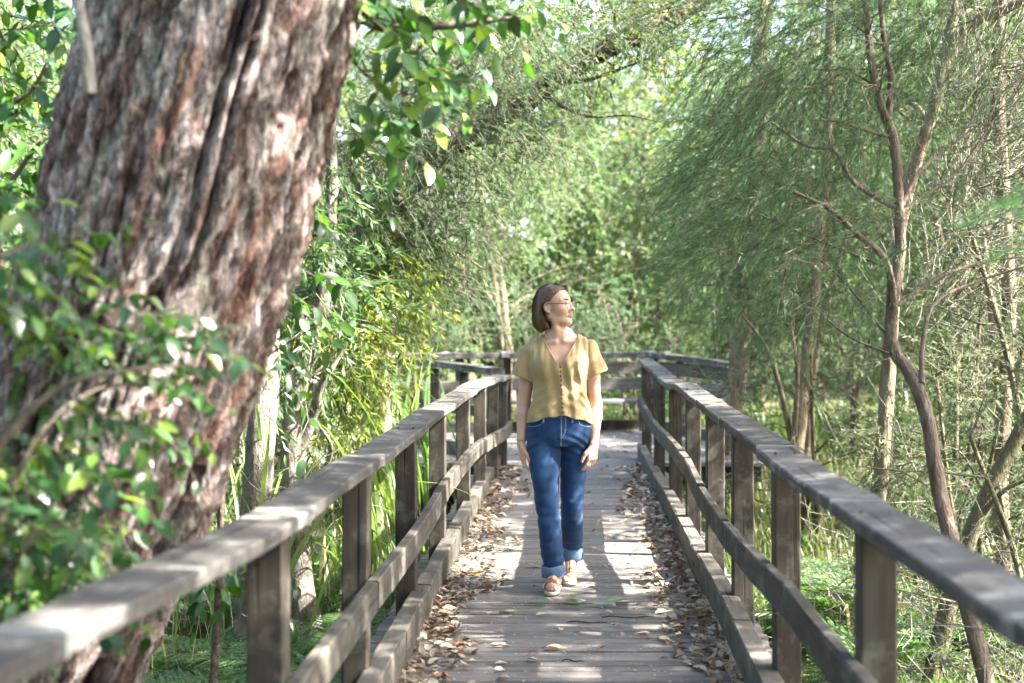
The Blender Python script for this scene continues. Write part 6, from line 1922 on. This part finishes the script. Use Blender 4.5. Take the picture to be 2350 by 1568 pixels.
def face_details(root):
    white = plain_mat("eye_white", (.72, .69, .66), .25, .5, var=.03)
    iris = plain_mat("iris", (.07, .045, .028), .2, .5)
    browm = plain_mat("eyebrow_hair", (.075, .040, .024), .7, .2)
    for s in (-1, 1):
        c = hp(.0705, s * .0315, .0015)
        me = bpy.data.meshes.new("eye")
        import bmesh
        b = bmesh.new(); bmesh.ops.create_uvsphere(b, u_segments=20, v_segments=14, radius=.0122); b.to_mesh(me); b.free()
        me.polygons.foreach_set("use_smooth", [True] * len(me.polygons))
        e = link("eye", me, white, root, c)
        look = nrm(F_ + S_ * .10 + U_ * .03)
        V, Q = tubes(np.array([look * .0112, look * .0124, look * .0128]), np.array([.0058, .0046, .0004]), 14)
        link("iris", mesh_np("iris", V, [Q]), iris, e)
        P = np.array([hp(.0905, s * .013, .0255), hp(.0890, s * .024, .0290), hp(.0805, s * .037, .0295), hp(.0690, s * .049, .0255)])
        V, Q = tubes(resample(P, 12), np.interp(np.linspace(0, 1, 12), [0, .25, 1], [.0028, .0036, .0012]), 6)
        link("eyebrow", mesh_np("eyebrow", V, [Q]), browm, root)
        P = np.array([hp(.0870, s * .019, .0062), hp(.0882, s * .030, .0100), hp(.0775, s * .045, .0062)])
        V, Q = tubes(resample(P, 10), np.full(10, .0022), 5)
        link("eyelash", mesh_np("eyelash", V, [Q]), browm, root)
    # teeth between the parted lips
    P = np.array([hp(.083, -.018, -.0640), hp(.0925, 0, -.0640), hp(.083, .018, -.0640)])
    V, Q = tubes(resample(P, 10), np.full(10, .0030), 6)
    link("teeth", mesh_np("teeth", V, [Q]), plain_mat("teeth_white", (.66, .62, .56), .3, .5, var=.04), root)
    # spectacles
    gold = plain_mat("pale_gold_wire", (.62, .55, .44), .25, .6, .7)
    tort = plain_mat("brown_temple", (.085, .050, .030), .3, .5)
    t = NT("spectacle_glass")
    gl = t.n("BsdfGlossy", Color=(1, 1, 1), Roughness=.02); tp = t.n("BsdfTransparent", Color=(.95, .96, .97))
    t.t.links.new(t.n("MixShader", i0=.20, i1=tp.outputs[0], i2=gl.outputs[0]).outputs[0], t.out.inputs[0])
    sp = Geo()
    lens = []
    for s in (-1, 1):
        c = hp(.110, s * .036, -.004); ax = nrm(S_ - F_ * s * .10); ay = nrm(U_ - F_ * .06)
        a = np.linspace(0, 2 * np.pi, 41)
        rr = .0252 + .0012 * np.cos(4 * a + np.pi)
        ring = c + np.outer(np.cos(a) * rr * 1.04, ax) + np.outer(np.sin(a) * rr * .93, ay)
        V, Q = tubes(ring, np.full(41, .0013), 6); sp.add(V, [Q])
        L = np.vstack([c[None], ring[:-1]])
        lens.append((L, np.array([(0, 1 + i, 1 + (i + 1) % 40) for i in range(40)])))
    P = np.array([hp(.1105, -.0105, .002), hp(.1125, -.004, .006), hp(.1125, .004, .006), hp(.1105, .0105, .002)])
    V, Q = tubes(resample(P, 8), np.full(8, .0012), 6); sp.add(V, [Q])
    g = sp.build("spectacles", gold, root)
    tag(g, "round clear spectacles with thin pale gold rims")
    for L, T in lens: link("lens", mesh_np("lens", L, [T]), t.m, g)
    for s in (-1, 1):
        P = np.array([hp(.1050, s * .0620, .006), hp(.086, s * .0705, .006), hp(.030, s * .0745, .0085), hp(-.006, s * .0795, .010), hp(-.022, s * .080, -.006)])
        V, Q = tubes(resample(P, 14), np.full(14, .0019), 6)
        link("temple_arm", mesh_np("temple_arm", V, [Q]), tort, g)

def sandals(root, body):
    from mathutils.bvhtree import BVHTree
    me = body.data
    co = np.empty(len(me.vertices) * 3, np.float32); me.vertices.foreach_get('co', co); co = co.reshape(-1, 3)
    lp = np.empty(len(me.loops), np.int32); me.loops.foreach_get('vertex_index', lp); lp = lp.reshape(-1, 4)
    lp = lp[co[lp[:, 0], 2] < .24]
    bv = BVHTree.FromPolygons([tuple(v) for v in co], [tuple(int(i) for i in q) for q in lp])
    leather = plain_mat("tan_leather", (.25, .105, .045), .55, .35, sc=60)
    sole_m = plain_mat("cream_sole", (.42, .37, .29), .7, .3)
    inner = plain_mat("tan_insole", (.36, .17, .075), .7, .2)
    for side, heel, ball, toe, yawx in ((1, (-.026, -.020, .046), (-.046, -.165, .042), (-.052, -.215, .02), 0), (-1, (.062, .262, .098), (.056, .120, .042), (.057, .070, .02), 0)):
        h, b, tt = np.array(heel), np.array(ball), np.array(toe)
        sx = side
        n = 30; out = []
        ts = np.linspace(0, 1, 9)
        spine = resample(np.array([h + [0, .034, -.034], h + [0, .0, -.036], (h + b) / 2 + [0, 0, -.034], b + [0, 0, -.031], tt + [0, -.006, -.009]]), 21)
        wid = np.interp(np.linspace(0, 1, 21), [0, .05, .2, .45, .70, .82, .92, .97, 1], [.008, .024, .032, .033, .042, .041, .034, .023, .010])
        V = []
        for p, w in zip(spine, wid):
            for dx, dz in ((-1, .008), (1, .008), (1.0, .001), (.92, -.009), (-.92, -.009), (-1.0, .001)):
                V.append(p + np.array([dx * w + sx * .004, 0, dz]))
        V = np.array(V); V[:, 2] = np.maximum(V[:, 2], .001)
        i = np.arange(20)[:, None] * 6; j = np.arange(6)[None]; j2 = (j + 1) % 6
        Q = np.stack(np.broadcast_arrays(i + j, i + j2, i + 6 + j2, i + 6 + j), -1).reshape(-1, 4)
        caps = np.array([[5, 4, 3, 2, 1, 0], [120, 121, 122, 123, 124, 125]])
        o = link("sandal", mesh_np("sandal", V, [Q, caps], smooth=True), sole_m, root)
        tag(o, "tan leather sandal with a cream sole")
        def strap(c, axis, wd, a0=-.2, a1=math.pi + .2, th=.0022):
            ax = nrm(np.array(axis, float)); px = nrm(np.cross(ax, [0, 0, 1])); pz = np.cross(px, ax)
            rows = []
            for a in np.linspace(a0, a1, 26):
                dr = px * math.cos(a) + pz * math.sin(a)
                row = []
                for e in (-.5, -.17, .17, .5):
                    p0 = np.array(c) + ax * wd * e + dr * .13
                    h = bv.ray_cast(Vector(p0), Vector(-dr))
                    q = np.array(h[0]) if h[0] else np.array(c) + dr * .03
                    row.append(q + dr * (th if abs(e) < .3 else th * .8))
                rows.append(row)
            P = np.array(rows); P[:, :, 2] = np.maximum(P[:, :, 2], .012)
            for _ in range(2): P[1:-1] = (P[:-2] + P[2:] + 2 * P[1:-1]) / 4
            inn = P - np.array([0, 0, .004]) + (np.array(c) - P) * .05
            m = len(P)
            sec = np.concatenate([P, inn[:, ::-1]], 1).reshape(-1, 3)
            i = np.arange(m - 1)[:, None] * 8; j = np.arange(8)[None]; j2 = (j + 1) % 8
            Q = np.stack(np.broadcast_arrays(i + j, i + j2, i + 8 + j2, i + 8 + j), -1).reshape(-1, 4)
            link("strap", mesh_np("strap", sec, [Q]), leather, o)
        ank = ANK_F if side > 0 else ANK_B
        strap(b + np.array([0, -.004, -.008]), (0, 1, .25), .018)
        strap(b + np.array([0, .026, -.004]), (.25 * sx, 1, .45), .013)
        strap(ank + np.array([0, .002, .0]), (0, .25, 1), .016, -3.1, 3.1)
        P = []
        for k in np.linspace(0, 1, 12):
            c = ank * (1 - k) + b * k + np.array([0, 0, .0])
            h = bv.ray_cast(Vector(c + np.array([0, -.09, .12])), Vector(nrm(np.array([0, .09, -.12]))))
            if h[0]: P.append(np.array(h[0]) + [0, -.001, .001])
        if len(P) > 3:
            V, Q = tubes(resample(np.array(P), 12), np.full(12, .0030), 6)
            link("strap", mesh_np("strap", V, [Q]), leather, o)

def jewellery(root):
    gold = plain_mat("gold_bead", (.55, .36, .12), .3, .5, .8)
    a = np.linspace(0, 2 * np.pi, 33)
    c = np.array([-.2125, -.004, .828])
    ring = c + np.stack([np.cos(a) * .0335, np.sin(a) * .032, np.cos(a) * .004 + .001 * np.sin(a * 16)], 1)
    V, Q = tubes(ring, .0028 + .0008 * np.sin(a * 16), 6)
    tag(link("bracelet", mesh_np("bracelet", V, [Q]), gold, root), "thin gold bracelet on the wrist by the reeds")
    w = np.array([.190, -.060, .805]); down = nrm(np.array([-.14, -.12, -1])); th = nrm(np.array([-.62, -.76, 0])); pn = nrm(np.array([-.80, .52, .05]))
    c = w + down * .096 + th * -.0105 + pn * .004
    ring = c + np.outer(np.cos(a) * .0105, th) + np.outer(np.sin(a) * .0105, pn)
    V, Q = tubes(ring, np.full(33, .0016), 6)
    link("finger_ring", mesh_np("finger_ring", V, [Q]), plain_mat("silver_ring", (.6, .58, .55), .2, .6, .9), root)

def build_person():
    root = empty("person", (-0.056, 7.90, 0.004), "woman in a mustard blouse and blue jeans walking along the boardwalk, looking aside", "person")
    body = person_body(root); jeans(root); blouse(root); hair(root); face_details(root); sandals(root, body); jewellery(root)
    return root
build_person()
